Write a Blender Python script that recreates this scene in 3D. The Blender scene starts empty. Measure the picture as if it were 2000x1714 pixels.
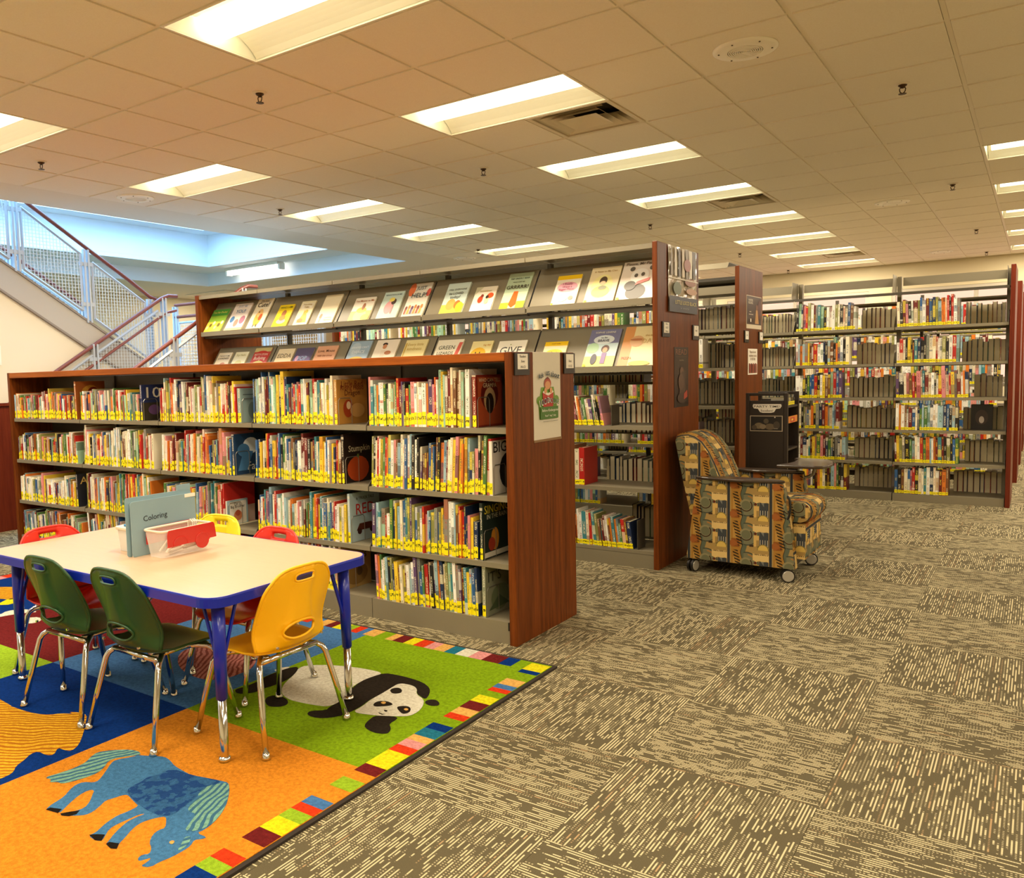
import bpy, math, random
from mathutils import Vector, Matrix, geometry
SC = bpy.context.scene
C = bpy.context.collection
PI = math.pi
rnd = random.Random(7)
H = 1.344                                   # eye height; the camera stands at x = 0, y = 0

# ---------------------------------------------------------------- camera
YAW, PITCH, ROLL, FPX = 0.629016, -0.0792075, -0.0261335, 1616.85
fw = Vector((-math.sin(YAW)*math.cos(PITCH), math.cos(YAW)*math.cos(PITCH), math.sin(PITCH)))
r0 = Vector((math.cos(YAW), math.sin(YAW), 0)); u0 = r0.cross(fw)
cr = math.cos(ROLL)*r0 + math.sin(ROLL)*u0
cu = -math.sin(ROLL)*r0 + math.cos(ROLL)*u0
cam_data = bpy.data.cameras.new('camera'); cam = bpy.data.objects.new('camera', cam_data); C.objects.link(cam)
cam.matrix_world = Matrix(((cr.x, cu.x, -fw.x, 0), (cr.y, cu.y, -fw.y, 0), (cr.z, cu.z, -fw.z, H), (0, 0, 0, 1)))
cam_data.sensor_width = 36; cam_data.sensor_fit = 'HORIZONTAL'
cam_data.lens = FPX/2000*36
cam_data.shift_x = 143/2000
cam_data.clip_start = 0.02; cam_data.clip_end = 200
SC.camera = cam

def project(x, y, z):
    d = Vector((x, y, z-H)); w = d.dot(fw)
    if w < .05: return None
    return 857+FPX*d.dot(cr)/w, 857-FPX*d.dot(cu)/w, w

# ---------------------------------------------------------------- light and exposure
LAMP_W = 44.0                               # watts of each fluorescent fixture
LAMP_COL = (1.0, .86, .66)
SKY = 13.0
EXPOSURE = 0.0
world = bpy.data.worlds.new('sky'); SC.world = world; world.use_nodes = True
bgn = world.node_tree.nodes['Background']
bgn.inputs[0].default_value = (.29, .59, 1.0, 1); bgn.inputs[1].default_value = SKY
vs = SC.view_settings
SC.display_settings.display_device = 'sRGB'
vs.view_transform = 'Standard'; vs.look = 'None'; vs.gamma = 1; vs.use_curve_mapping = False; vs.exposure = EXPOSURE
SC.cycles.use_denoising = True
SC.cycles.max_bounces = 10; SC.cycles.diffuse_bounces = 5; SC.cycles.glossy_bounces = 4
SC.cycles.transmission_bounces = 8; SC.cycles.transparent_max_bounces = 12
SC.cycles.sample_clamp_indirect = 6; SC.cycles.caustics_reflective = False; SC.cycles.caustics_refractive = False

# ---------------------------------------------------------------- helpers
def lin(c):
    if isinstance(c, str):
        c = c.lstrip('#'); c = [int(c[i:i+2], 16)/255 for i in (0, 2, 4)]
    return tuple((x/12.92 if x <= .04045 else ((x+.055)/1.055)**2.4) for x in c[:3])

class MB:
    """collects faces and links them as one mesh object"""
    def __init__(s): s.v = []; s.f = []; s.m = []; s.c = []; s.k = []; s.uv = []; s.x = False
    def face(s, pts, m=0, c=None, k=None, uv=None):
        n = len(s.v); s.v += [tuple(p) for p in pts]
        s.add(tuple(range(n, n+len(pts))), m, c, k, uv)
    def add(s, idx, m=0, c=None, k=None, uv=None):
        s.f.append(idx); s.m.append(m); s.c.append(c or (1, 1, 1)); s.k.append(k or (0, 0, 0)); s.uv.append(uv)
        if c or uv: s.x = True
    def box(s, x0, y0, z0, x1, y1, z1, m=0, c=None, k=None):
        n = len(s.v)
        s.v += [(x0,y0,z0),(x1,y0,z0),(x1,y1,z0),(x0,y1,z0),(x0,y0,z1),(x1,y0,z1),(x1,y1,z1),(x0,y1,z1)]
        for q in ((0,3,2,1),(4,5,6,7),(0,1,5,4),(1,2,6,5),(2,3,7,6),(3,0,4,7)): s.add(tuple(n+i for i in q), m, c, k)
        return s
    def prism(s, poly, axis, a, b, m=0, c=None):
        """polygon in the plane across AXIS, drawn from a to b (axis 0: (y,z), 1: (x,z), 2: (x,y))"""
        def P(p, t): return ((t,)+tuple(p)) if axis == 0 else ((p[0], t, p[1]) if axis == 1 else (p[0], p[1], t))
        n = len(s.v); L = len(poly)
        s.v += [P(p, a) for p in poly]+[P(p, b) for p in poly]
        s.add(tuple(range(n, n+L)), m, c); s.add(tuple(range(n+2*L-1, n+L-1, -1)), m, c)
        for i in range(L):
            j = (i+1) % L; s.add((n+i, n+L+i, n+L+j, n+j), m, c)
        return s
    def tube(s, pts, r, n=8, m=0, c=None, close=False):
        pts = [Vector(p) for p in pts]; L = len(pts); b = len(s.v)
        rr = r if isinstance(r, (list, tuple)) else [r]*L
        ref = None
        for i, p in enumerate(pts):
            if close: t = pts[(i+1) % L]-pts[i-1]
            else: t = pts[min(i+1, L-1)]-pts[max(i-1, 0)]
            t.normalize()
            if ref is None: ref = Vector((0, 0, 1)) if abs(t.z) < .9 else Vector((1, 0, 0))
            e1 = (ref-t*ref.dot(t)).normalized(); e2 = t.cross(e1); ref = e1
            for q in range(n):
                a = 2*PI*q/n; s.v.append(tuple(p+(e1*math.cos(a)+e2*math.sin(a))*rr[i]))
        for i in range(L if close else L-1):
            i2 = (i+1) % L
            for q in range(n):
                q2 = (q+1) % n; s.add((b+i*n+q, b+i*n+q2, b+i2*n+q2, b+i2*n+q), m, c)
        if not close:
            s.add(tuple(b+q for q in range(n-1, -1, -1)), m, c); s.add(tuple(b+(L-1)*n+q for q in range(n)), m, c)
        return s
    def lathe(s, prof, cx, cy, n=20, m=0, c=None):
        """profile of (radius, z) turned about the vertical through (cx, cy)"""
        b = len(s.v); L = len(prof)
        for r, z in prof:
            for q in range(n): a = 2*PI*q/n; s.v.append((cx+r*math.cos(a), cy+r*math.sin(a), z))
        for i in range(L-1):
            for q in range(n):
                q2 = (q+1) % n; s.add((b+i*n+q, b+i*n+q2, b+(i+1)*n+q2, b+(i+1)*n+q), m, c)
        for i, o in ((0, -1), (L-1, 1)):
            if prof[i][0] > 1e-4: s.add(tuple(b+i*n+q for q in range(n))[::o], m, c)
        return s
    def mesh(s, name, mats, org=(0, 0, 0), smooth=False):
        me = bpy.data.meshes.new(name)
        ox, oy, oz = org
        me.from_pydata([(x-ox, y-oy, z-oz) for x, y, z in s.v], [], s.f)
        for m in (mats if isinstance(mats, (list, tuple)) else [mats]): me.materials.append(m)
        me.polygons.foreach_set('material_index', s.m)
        if smooth: me.polygons.foreach_set('use_smooth', [True]*len(s.f))
        if s.x:
            a = me.color_attributes.new('Col', 'FLOAT_COLOR', 'CORNER'); b = me.color_attributes.new('Ink', 'FLOAT_COLOR', 'CORNER')
            ca, ka, ua = [], [], []
            for f, c, k, uv in zip(s.f, s.c, s.k, s.uv):
                for i in range(len(f)):
                    ca += [c[0], c[1], c[2], 1]; ka += [k[0], k[1], k[2], 1]; ua += list(uv[i]) if uv else [9., 9.]
            a.data.foreach_set('color', ca); b.data.foreach_set('color', ka)
            me.uv_layers.new(name='UVMap').data.foreach_set('uv', ua)
        me.update()
        return me
    def build(s, name, mats, parent=None, smooth=False, local=False, bevel=0, seg=2, loc=None):
        org = (0, 0, 0)
        if parent is not None and not local:
            p = parent; org = Vector((0, 0, 0))
            while p is not None: org = org+p.location; p = p.parent
        if loc is not None: org = loc
        o = bpy.data.objects.new(name, s.mesh(name, mats, org, smooth)); C.objects.link(o)
        if parent is not None: o.parent = parent
        if loc is not None: o.location = loc
        if bevel:
            bv = o.modifiers.new('bevel', 'BEVEL'); bv.width = bevel; bv.segments = seg; bv.limit_method = 'ANGLE'; bv.angle_limit = .6
        return o

def tag(o, label=None, cat=None, group=None, kind=None):
    if label: o['label'] = label
    if cat: o['category'] = cat
    if group: o['group'] = group
    if kind: o['kind'] = kind
    return o
def thing(name, label, cat, loc=(0, 0, 0), rz=0, group=None):
    o = bpy.data.objects.new(name, None); C.objects.link(o); o.location = loc; o.rotation_euler = (0, 0, rz); o.empty_display_size = .1
    return tag(o, label, cat, group)
def struct(o): o['kind'] = 'structure'; return o
def copy_tree(o, parent=None):
    c = o.copy(); C.objects.link(c)
    if parent is not None: c.parent = parent
    for ch in list(o.children): copy_tree(ch, c)
    return c
def box(name, mat, b, parent=None, bevel=0, **kw): return MB().box(*b).build(name, mat, parent, bevel=bevel, **kw)

# ---------------------------------------------------------------- materials
MATS = {}
def new_mat(name):
    m = bpy.data.materials.new(name); m.use_nodes = True
    return m, m.node_tree, m.node_tree.nodes['Principled BSDF']
def M(name, col=None, rough=.5, metal=0, spec=.5, bump=0, scale=200, var=0, coat=0):
    if name in MATS: return MATS[name]
    m, t, b = new_mat(name); c = lin(col)
    b.inputs['Base Color'].default_value = (*c, 1); b.inputs['Roughness'].default_value = rough
    b.inputs['Metallic'].default_value = metal; b.inputs['Specular IOR Level'].default_value = spec
    b.inputs['Coat Weight'].default_value = coat
    if bump or var:
        tc = t.nodes.new('ShaderNodeTexCoord'); n = t.nodes.new('ShaderNodeTexNoise')
        n.inputs['Scale'].default_value = scale; n.inputs['Detail'].default_value = 3
        t.links.new(tc.outputs['Object'], n.inputs['Vector'])
        if bump:
            bp = t.nodes.new('ShaderNodeBump'); bp.inputs['Strength'].default_value = bump; bp.inputs['Distance'].default_value = .002
            t.links.new(n.outputs['Fac'], bp.inputs['Height']); t.links.new(bp.outputs['Normal'], b.inputs['Normal'])
        if var:
            r = t.nodes.new('ShaderNodeMapRange'); r.inputs[1].default_value = .3; r.inputs[2].default_value = .7
            r.inputs[3].default_value = 1-var; r.inputs[4].default_value = 1+var
            mx = t.nodes.new('ShaderNodeVectorMath'); mx.operation = 'SCALE'; mx.inputs[0].default_value = c
            t.links.new(n.outputs['Fac'], r.inputs[0]); t.links.new(r.outputs[0], mx.inputs['Scale']); t.links.new(mx.outputs[0], b.inputs['Base Color'])
    MATS[name] = m
    return m

class G:
    """small expression helper over shader Math nodes"""
    def __init__(s, t): s.t = t
    def n(s, typ, **kw):
        o = s.t.nodes.new(typ)
        for k, v in kw.items(): setattr(o, k, v)
        return o
    def put(s, sock, v):
        if isinstance(v, bpy.types.NodeSocket): s.t.links.new(v, sock)
        else: sock.default_value = v
    def m(s, op, a, b=0., c=0.):
        o = s.n('ShaderNodeMath', operation=op); s.put(o.inputs[0], a); s.put(o.inputs[1], b)
        if op in ('MULTIPLY_ADD', 'COMPARE', 'WRAP', 'SMOOTH_MIN'): s.put(o.inputs[2], c)
        return o.outputs[0]
    def gt(s, a, b): return s.m('GREATER_THAN', a, b)
    def lt(s, a, b): return s.m('LESS_THAN', a, b)
    def mul(s, *a):
        r = a[0]
        for x in a[1:]: r = s.m('MULTIPLY', r, x)
        return r
    def within(s, x, a, b): return s.mul(s.gt(x, a), s.lt(x, b))
    def mix(s, f, a, b):
        o = s.n('ShaderNodeMix', data_type='RGBA')
        s.put(o.inputs['Factor'], f)
        for k, v in (('A', a), ('B', b)):
            i = [q for q in o.inputs if q.name == k and q.type == 'RGBA'][0]
            if isinstance(v, (str, tuple)): v = (*lin(v), 1) if isinstance(v, str) else (*v[:3], 1)
            s.put(i, v)
        return [q for q in o.outputs if q.type == 'RGBA'][0]
    def noise(s, vec, scale, detail=2, dim='3D', w=None):
        o = s.n('ShaderNodeTexNoise', noise_dimensions=dim); o.inputs['Scale'].default_value = scale; o.inputs['Detail'].default_value = detail
        if dim != '1D': s.put(o.inputs['Vector'], vec)
        if w is not None: s.put(o.inputs['W'], w)
        return o.outputs['Fac']
    def xyz(s, x=0., y=0., z=0.):
        o = s.n('ShaderNodeCombineXYZ'); s.put(o.inputs[0], x); s.put(o.inputs[1], y); s.put(o.inputs[2], z); return o.outputs[0]
    def sep(s, v):
        o = s.n('ShaderNodeSeparateXYZ'); s.put(o.inputs[0], v); return o.outputs[0], o.outputs[1], o.outputs[2]
    def bump(s, h, strength, dist, bsdf):
        bp = s.n('ShaderNodeBump'); bp.inputs['Strength'].default_value = strength; bp.inputs['Distance'].default_value = dist
        s.put(bp.inputs['Height'], h); s.t.links.new(bp.outputs[0], bsdf.inputs['Normal'])

def wood(name, a, b, rough=.4, axis='z'):
    m, t, bs = new_mat(name); g = G(t)
    co = g.n('ShaderNodeTexCoord').outputs['Object']
    mp = g.n('ShaderNodeMapping'); g.put(mp.inputs['Vector'], co)
    mp.inputs['Scale'].default_value = (30, 30, 1.6) if axis == 'z' else (1.6, 30, 30)
    f = g.noise(mp.outputs[0], 1.6, 6)
    f2 = g.noise(mp.outputs[0], 9, 2)
    f = g.m('MULTIPLY_ADD', f2, .35, g.m('MULTIPLY', f, .8))
    r = g.n('ShaderNodeMapRange'); g.put(r.inputs[0], f); r.inputs[1].default_value = .35; r.inputs[2].default_value = .8
    t.links.new(g.mix(r.outputs[0], a, b), bs.inputs['Base Color']); bs.inputs['Roughness'].default_value = rough
    bs.inputs['Specular IOR Level'].default_value = .17
    MATS[name] = m; return m

WOOD = wood('cherry_laminate', '#50260a', '#834216')
WOODX = wood('cherry_laminate_top', '#7c3c10', '#ac5c1c', axis='x')
WOOD_DK = wood('dark_mahogany', '#5a1f12', '#74301a')
SHELF = M('taupe_steel', '#857c65', .42, .0, .5)
SHELF_DK = M('dark_steel', '#4a4438', .4)
BLACK = M('black_plastic', '#16130f', .45)
WHITE = M('white_paint', '#efe9dc', .6)
CREAM = M('cream_wall', '#e9dcb8', .8, bump=.15, scale=300)
CHROME = M('chrome', '#d8d8d8', .12, 1.0)
WIRE = M('wire_steel', '#b9b4a8', .3, .8)
CARD = M('white_card', '#fdf8ec', .7)

def lamp_mat(name, col, strength):
    m, t, b = new_mat(name)
    b.inputs['Base Color'].default_value = (.9, .9, .85, 1)
    b.inputs['Emission Color'].default_value = (*col, 1); b.inputs['Emission Strength'].default_value = strength
    MATS[name] = m; return m
LIT = lamp_mat('lit_diffuser', (1, .92, .56), 4.2)
TUBES = bpy.data.lights.new('fluorescent_tubes', 'AREA'); TUBES.shape = 'RECTANGLE'; TUBES.size = 1.1; TUBES.size_y = .5; TUBES.energy = LAMP_W; TUBES.color = LAMP_COL

def book_mat():
    m, t, b = new_mat('printed_book_cover'); g = G(t)
    col = g.n('ShaderNodeAttribute', attribute_name='Col').outputs['Color']
    ink = g.n('ShaderNodeAttribute', attribute_name='Ink').outputs['Color']
    uv = g.n('ShaderNodeUVMap', uv_map='UVMap').outputs[0]
    u, v, _ = g.sep(uv)
    band = g.lt(g.m('ABSOLUTE', g.m('SUBTRACT', u, .5)), .27)
    n1 = g.gt(g.noise(g.xyz(g.m('MULTIPLY', u, 3.), g.m('MULTIPLY', v, 260.)), 1., 0, '2D'), .52)
    n2 = g.gt(g.noise(None, 11., 0, '1D', v), .50)
    n3 = g.gt(g.noise(None, 5., 0, '1D', g.m('ADD', v, 71.3)), .66)
    c1 = g.mix(g.mul(n3, .6), col, ink)
    c2 = g.mix(g.mul(band, n1, n2, .8), c1, ink)
    t.links.new(c2, b.inputs['Base Color']); b.inputs['Roughness'].default_value = .35
    return m
def label_mat():
    m, t, b = new_mat('yellow_spine_label'); g = G(t)
    uv = g.n('ShaderNodeUVMap', uv_map='UVMap').outputs[0]
    u, v, _ = g.sep(uv)
    n = g.gt(g.noise(g.xyz(g.m('MULTIPLY', u, 2.4), g.m('MULTIPLY', v, 3.)), 1.7, 1, '2D'), .5)
    f = g.mul(n, g.within(g.m('FRACT', v), .40, .66), g.lt(g.m('ABSOLUTE', g.m('SUBTRACT', u, .5)), .46))
    t.links.new(g.mix(f, '#ffee10', '#4c4410'), b.inputs['Base Color']); b.inputs['Roughness'].default_value = .4
    return m
def page_mat():
    m, t, b = new_mat('paper_edges'); g = G(t)
    co = g.n('ShaderNodeTexCoord').outputs['Object']; mp = g.n('ShaderNodeMapping'); g.put(mp.inputs['Vector'], co)
    mp.inputs['Scale'].default_value = (900, 4, 6)
    t.links.new(g.mix(g.noise(mp.outputs[0], 1, 2), '#cfc096', '#fbf0cf'), b.inputs['Base Color']); b.inputs['Roughness'].default_value = .85
    return m
BOOK, LABEL, PAGE = book_mat(), label_mat(), page_mat()
def print_mat():
    m, t, b = new_mat('flat_print'); g = G(t)
    t.links.new(g.n('ShaderNodeAttribute', attribute_name='Col').outputs['Color'], b.inputs['Base Color']); b.inputs['Roughness'].default_value = .4
    return m
PRINT = print_mat()

# ---------------------------------------------------------------- flat print: lettering and simple shapes on a rectangle
TEXTS = {}
def text_tris(s):
    if s in TEXTS: return TEXTS[s]
    cu_ = bpy.data.curves.new('lettering', 'FONT'); cu_.body = s; cu_.size = 1; cu_.resolution_u = 2; cu_.offset = .004
    o = bpy.data.objects.new('lettering', cu_); me = bpy.data.meshes.new_from_object(o)
    v = [(p.co.x, p.co.y) for p in me.vertices]; f = [tuple(p.vertices) for p in me.polygons]
    bpy.data.objects.remove(o); bpy.data.meshes.remove(me); bpy.data.curves.remove(cu_)
    if v:
        x0 = min(p[0] for p in v); x1 = max(p[0] for p in v); y0 = min(p[1] for p in v); y1 = max(p[1] for p in v)
    else: x0 = y0 = 0; x1 = y1 = 1
    TEXTS[s] = ([(x-x0, y-y0) for x, y in v], f, x1-x0, y1-y0); return TEXTS[s]

def draw(mb, org, U, V, w, h, items, lift=.0005):
    """items: ('r',u0,v0,u1,v1,c) ('e',u,v,ru,rv,c) ('p',pts,c) ('t',text,u,v,width,c[,rot,max height]) in 0..1 of the rectangle, drawn in layers"""
    org, U, V = Vector(org), Vector(U), Vector(V); N = U.cross(V).normalized()
    def P(u, v, k): return org+U*(u*w)+V*(v*h)+N*(lift*k)
    k = 1.0
    for it in items:
        k += 1; t = it[0]; c = lin(it[-1] if t != 't' else it[5])
        if t == 'r': mb.face([P(it[1], it[2], k), P(it[3], it[2], k), P(it[3], it[4], k), P(it[1], it[4], k)], 0, c)
        elif t == 'e': mb.face([P(it[1]+it[3]*math.cos(a*PI/8), it[2]+it[4]*math.sin(a*PI/8), k) for a in range(16)], 0, c)
        elif t == 'p': mb.face([P(u, v, k) for u, v in it[1]], 0, c)
        else:
            vs_, fs, tw, th = text_tris(it[1]); sc = it[4]*w/tw
            mh = it[7] if len(it) > 7 else .2
            sy = min(sc, mh*h/th); a = it[6] if len(it) > 6 else 0
            n = len(mb.v); ca, sa = math.cos(a), math.sin(a)
            for x, y in vs_:
                x = (x-tw/2)*sc; y = (y-th/2)*sy; x, y = x*ca-y*sa, x*sa+y*ca
                mb.v.append(tuple(P(it[2]+x/w, it[3]+y/h, k)))
            for f in fs: mb.add(tuple(n+i for i in f), 0, c)
    return mb

# ---------------------------------------------------------------- carved sheets (chair shells) from an outline with holes
def inside(p, poly):
    x, y = p; r = False; j = len(poly)-1
    for i in range(len(poly)):
        xi, yi = poly[i]; xj, yj = poly[j]
        if (yi > y) != (yj > y) and x < (xj-xi)*(y-yi)/(yj-yi)+xi: r = not r
        j = i
    return r
def sheet(outline, holes, step, mapf):
    vs_, ed = [], []
    for lp in [outline]+holes:
        n = len(vs_); vs_ += [Vector(p) for p in lp]; ed += [(n+i, n+(i+1) % len(lp)) for i in range(len(lp))]
    x0 = min(p[0] for p in outline); x1 = max(p[0] for p in outline); y0 = min(p[1] for p in outline); y1 = max(p[1] for p in outline)
    bd = list(vs_); y = y0+step/2
    while y < y1:
        x = x0+step/2
        while x < x1:
            p = (x, y)
            if inside(p, outline) and not any(inside(p, h) for h in holes) and min((Vector(p)-b).length for b in bd) > step*.55: vs_.append(Vector(p))
            x += step
        y += step
    r = geometry.delaunay_2d_cdt(vs_, ed, [], 0, 1e-6)
    mb = MB(); mb.v = [mapf(p.x, p.y) for p in r[0]]
    for f in r[2]:
        c = sum((r[0][i] for i in f), Vector((0, 0)))/len(f)
        if inside(c, outline) and not any(inside(c, h) for h in holes): mb.add(tuple(f))
    return mb
def ellipse(cx, cy, rx, ry, n=24, p=2.0):
    o = []
    for i in range(n):
        a = 2*PI*i/n; ca, sa = math.cos(a), math.sin(a)
        o.append((cx+rx*math.copysign(abs(ca)**(2/p), ca), cy+ry*math.copysign(abs(sa)**(2/p), sa)))
    return o
def rrect(x0, y0, x1, y1, r, n=6):
    o = []
    for cx, cy, a0 in ((x1-r, y1-r, 0), (x0+r, y1-r, PI/2), (x0+r, y0+r, PI), (x1-r, y0+r, 1.5*PI)):
        o += [(cx+r*math.cos(a0+PI/2*i/n), cy+r*math.sin(a0+PI/2*i/n)) for i in range(n+1)]
    return o
ORD = ['', 'first', 'second', 'third', 'fourth', 'fifth', 'sixth', 'seventh', 'eighth', 'ninth', 'tenth', 'eleventh', 'twelfth', 'thirteenth',
       'fourteenth', 'fifteenth', 'sixteenth', 'seventeenth', 'eighteenth', 'nineteenth', 'twentieth']
def ordinal(n):
    if n <= 20: return ORD[n]
    t = {2: 'twent', 3: 'thirt', 4: 'fort', 5: 'fift', 6: 'sixt'}[n//10]
    return t+'ieth' if n % 10 == 0 else t+'y-'+ORD[n % 10]
# ================================================================ the room
CEIL = 3.048
# ---- floor: carpet tiles laid quarter-turned
def carpet_mat():
    m, t, b = new_mat('carpet_loop_pile'); g = G(t)
    co = g.n('ShaderNodeTexCoord').outputs['Object']
    rv = g.n('ShaderNodeObjectInfo').outputs['Random']
    x, y, _ = g.sep(co); off = g.m('MULTIPLY', rv, 53.)
    s = g.m('MULTIPLY', x, 96.)
    sid = g.m('FLOOR', s); fr = g.m('FRACT', s)
    sid2 = g.m('ADD', sid, off)
    wn = g.n('ShaderNodeTexWhiteNoise', noise_dimensions='1D'); g.put(wn.inputs['W'], sid2); ph = wn.outputs['Value']
    # strength of a stripe swells and fades along it; patches of the tile are denser than others
    dash = g.noise(g.xyz(g.m('MULTIPLY', sid2, 3.7), g.m('MULTIPLY_ADD', y, 15., off)), 1., 1, '2D')
    patch = g.noise(g.xyz(g.m('MULTIPLY_ADD', x, 6., off), g.m('MULTIPLY', y, 6.)), 1., 1, '2D')
    thr = g.m('MULTIPLY_ADD', g.m('SUBTRACT', .5, patch), .07, g.m('MULTIPLY_ADD', ph, .20, .435))
    on = g.gt(dash, thr)
    st = g.m('SINE', g.m('MULTIPLY', y, 900.))                      # single loops of yarn
    loop = g.m('MULTIPLY_ADD', st, .15, .85)
    dots = g.gt(g.m('SINE', g.m('MULTIPLY_ADD', y, 640., g.m('MULTIPLY', ph, 3.))), .0)
    weak = g.mul(dots, g.gt(g.m('ADD', g.m('MULTIPLY', patch, .5), g.m('MULTIPLY', dash, .7)), .53), .62)
    core = g.within(fr, .25, .70)
    f = g.mul(core, g.m('MAXIMUM', on, weak), loop)
    gr = g.noise(g.xyz(x, y), 420., 1, '2D')
    base = g.mix(gr, '#4d4631', '#6a614a')
    rust = g.mix(g.mul(g.gt(ph, .93), .8), '#dacca2', '#b0885e')
    t.links.new(g.mix(f, base, rust), b.inputs['Base Color']); b.inputs['Roughness'].default_value = .95
    b.inputs['Specular IOR Level'].default_value = .15
    g.bump(g.m('ADD', g.m('MULTIPLY', f, .6), gr), .35, .003, b)
    return m
CARPET = carpet_mat()
floor = struct(box('floor', M('floor_underlay', '#5c5038', .95), (-15, -4, -.2, 7.2, 17, -.012)))
tm = MB(); q = .3005
tm.box(-q, -q, -.012, q, q, -.0008); tm.prism([(-q, -q), (q, -q), (q, q), (-q, q)], 2, -.0008, 0)
tile_me = tm.mesh('carpet_tile', CARPET)
PITCH_C = .602
cand = []
for i in range(-25, 13):
    for j in range(-8, 26):
        cx, cy = -.515+PITCH_C*(i+.5), 3.216+PITCH_C*(j-4.5)
        if -14.6 < cx < 6.9 and -3.2 < cy < 16.7:
            pr = project(cx, cy, 0)
            vis = pr is not None and -90 < pr[0] < 2150 and pr[1] < 2050
            if vis and cx < -2.4 and cy > 5.0 and pr[0] < 1880 and not (cy < 5.3): vis = False       # behind the bookcases
            cand.append((not vis, cy*cy+cx*cx*.6, cx, cy, (i+j) % 2))
cand.sort()
rest = MB()
for n, (nv, d, cx, cy, par) in enumerate(cand):
    if n < 300 and not nv:
        o = bpy.data.objects.new('carpet_tile', tile_me); C.objects.link(o); o.parent = floor
        o.location = (cx, cy, 0); o.rotation_euler = (0, 0, (PI/2 if par else 0)+(PI if rnd.random() < .5 else 0))
    else: rest.box(cx-q, cy-q, -.012, cx+q, cy+q, 0)
tag(rest.build('carpet_tile_field', CARPET, floor), kind='stuff')

# ---- ceiling: lay-in tiles between T-bars
TP = .6096; TX0, TY0 = -3.4737, 2.580
def ceil_tile_mat():
    m, t, b = new_mat('mineral_fibre_tile'); g = G(t)
    co = g.n('ShaderNodeTexCoord').outputs['Object']
    n = g.noise(co, 160., 3); n2 = g.noise(co, 900., 1)
    t.links.new(g.mix(n, '#eee4d2', '#faf3e6'), b.inputs['Base Color']); b.inputs['Roughness'].default_value = .95
    b.inputs['Specular IOR Level'].default_value = .1
    g.bump(n2, .25, .002, b); return m
CTILE = ceil_tile_mat()
GRID = M('painted_grid', '#f0e6d2', .5)
ceiling = struct(box('ceiling', WHITE, (-7.80, -3.6, CEIL+.26, 7.1, 16.75, CEIL+.36)))
LIGHTS = [(-3.4737, k) for k in range(-2, 8)]+[(-3.4737-3.048, k) for k in range(-2, 8)]+[(-3.4737+3.048, k) for k in (-2, -1)]+[(-3.4737+3.048, k) for k in range(3, 8)]+[(-3.4737+6.096, k) for k in range(-2, 8)]  # unseen lights behind the viewer and in the rightmost row, added as fill
LIGHTS = [(x, TY0+TP*3*k) for x, k in LIGHTS]
VENTS = [(TX0+TP*1, TY0+TP*4), (TX0+TP*1, TY0+TP*10), (TX0+TP*1, TY0+TP*19)]
taken = set()
def cell(x, y): return (round((x-TX0)/TP), round((y-TY0)/TP))
for x, y in LIGHTS: i, j = cell(x, y); taken |= {(i, j), (i+1, j)}
for x, y in VENTS: taken.add(cell(x, y))
cb = MB(); e = .2905
cb.prism([(-e, -e), (e, -e), (e, e), (-e, e)], 2, -.009, .004)
ctile_me = cb.mesh('ceiling_tile', CTILE)
cand = []
for i in range(-6, 17):
    for j in range(-9, 24):
        if (i, j) in taken: continue
        cx, cy = TX0+TP*(i+.5), TY0+TP*(j+.5)
        if cy > 16.6 or cx > 6.9: continue
        pr = project(cx, cy, CEIL)
        vis = pr is not None and -120 < pr[0] < 2150 and -160 < pr[1] < 560
        cand.append((not vis, cx*cx+cy*cy, cx, cy))
cand.sort(); rest = MB()
for n, (nv, d, cx, cy) in enumerate(cand):
    if n < 300 and not nv:
        o = bpy.data.objects.new('ceiling_tile', ctile_me); C.objects.link(o); o.parent = ceiling
        o.location = Vector((cx, cy, CEIL))
    else: rest.prism([(cx-e, cy-e), (cx+e, cy-e), (cx+e, cy+e), (cx-e, cy+e)], 2, CEIL-.009, CEIL+.004)
tag(rest.build('ceiling_tile_field', CTILE, ceiling), kind='stuff')
LCELLS = {cell(x, y) for x, y in LIGHTS}
for i in range(-6, 18):
    x = TX0+TP*i; b = MB(); y = -3.5
    for j in range(-9, 24):
        if (i-1, j) in LCELLS:                                      # interrupted by a light two cells long
            b.box(x-.0119, y, CEIL-.002, x+.0119, TY0+TP*j-.012, CEIL+.03); y = TY0+TP*(j+1)+.012
    if y < 16.6: b.box(x-.0119, y, CEIL-.002, x+.0119, 16.65, CEIL+.03)
    b.build('grid_runner', GRID, ceiling)
ends = {}
for j in range(-9, 24):
    y = TY0+TP*j; b = MB()
    for i in range(-6, 17):
        x = TX0+TP*i
        b.box(x+.012, y-.0119, CEIL-.0017, x+TP-.012, y+.0119, CEIL+.03)
    # the tee stops where a light fills two cells: its edge is the light's own frame
    b.build('grid_tee', GRID, ceiling)
# plain border beside the atrium
box('ceiling_border', M('border_board', '#eadfcc', .9), (-7.80, -3.5, CEIL-.004, -7.131, 16.65, CEIL+.26), ceiling)
box('ceiling_border', MATS['border_board'], (-14.6, 10.03, CEIL-.004, -7.80, 16.65, CEIL+.26), ceiling)
box('ceiling_border', MATS['border_board'], (-14.6, -3.5, CEIL-.004, -12.44, 10.03, CEIL+.26), ceiling)

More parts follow.
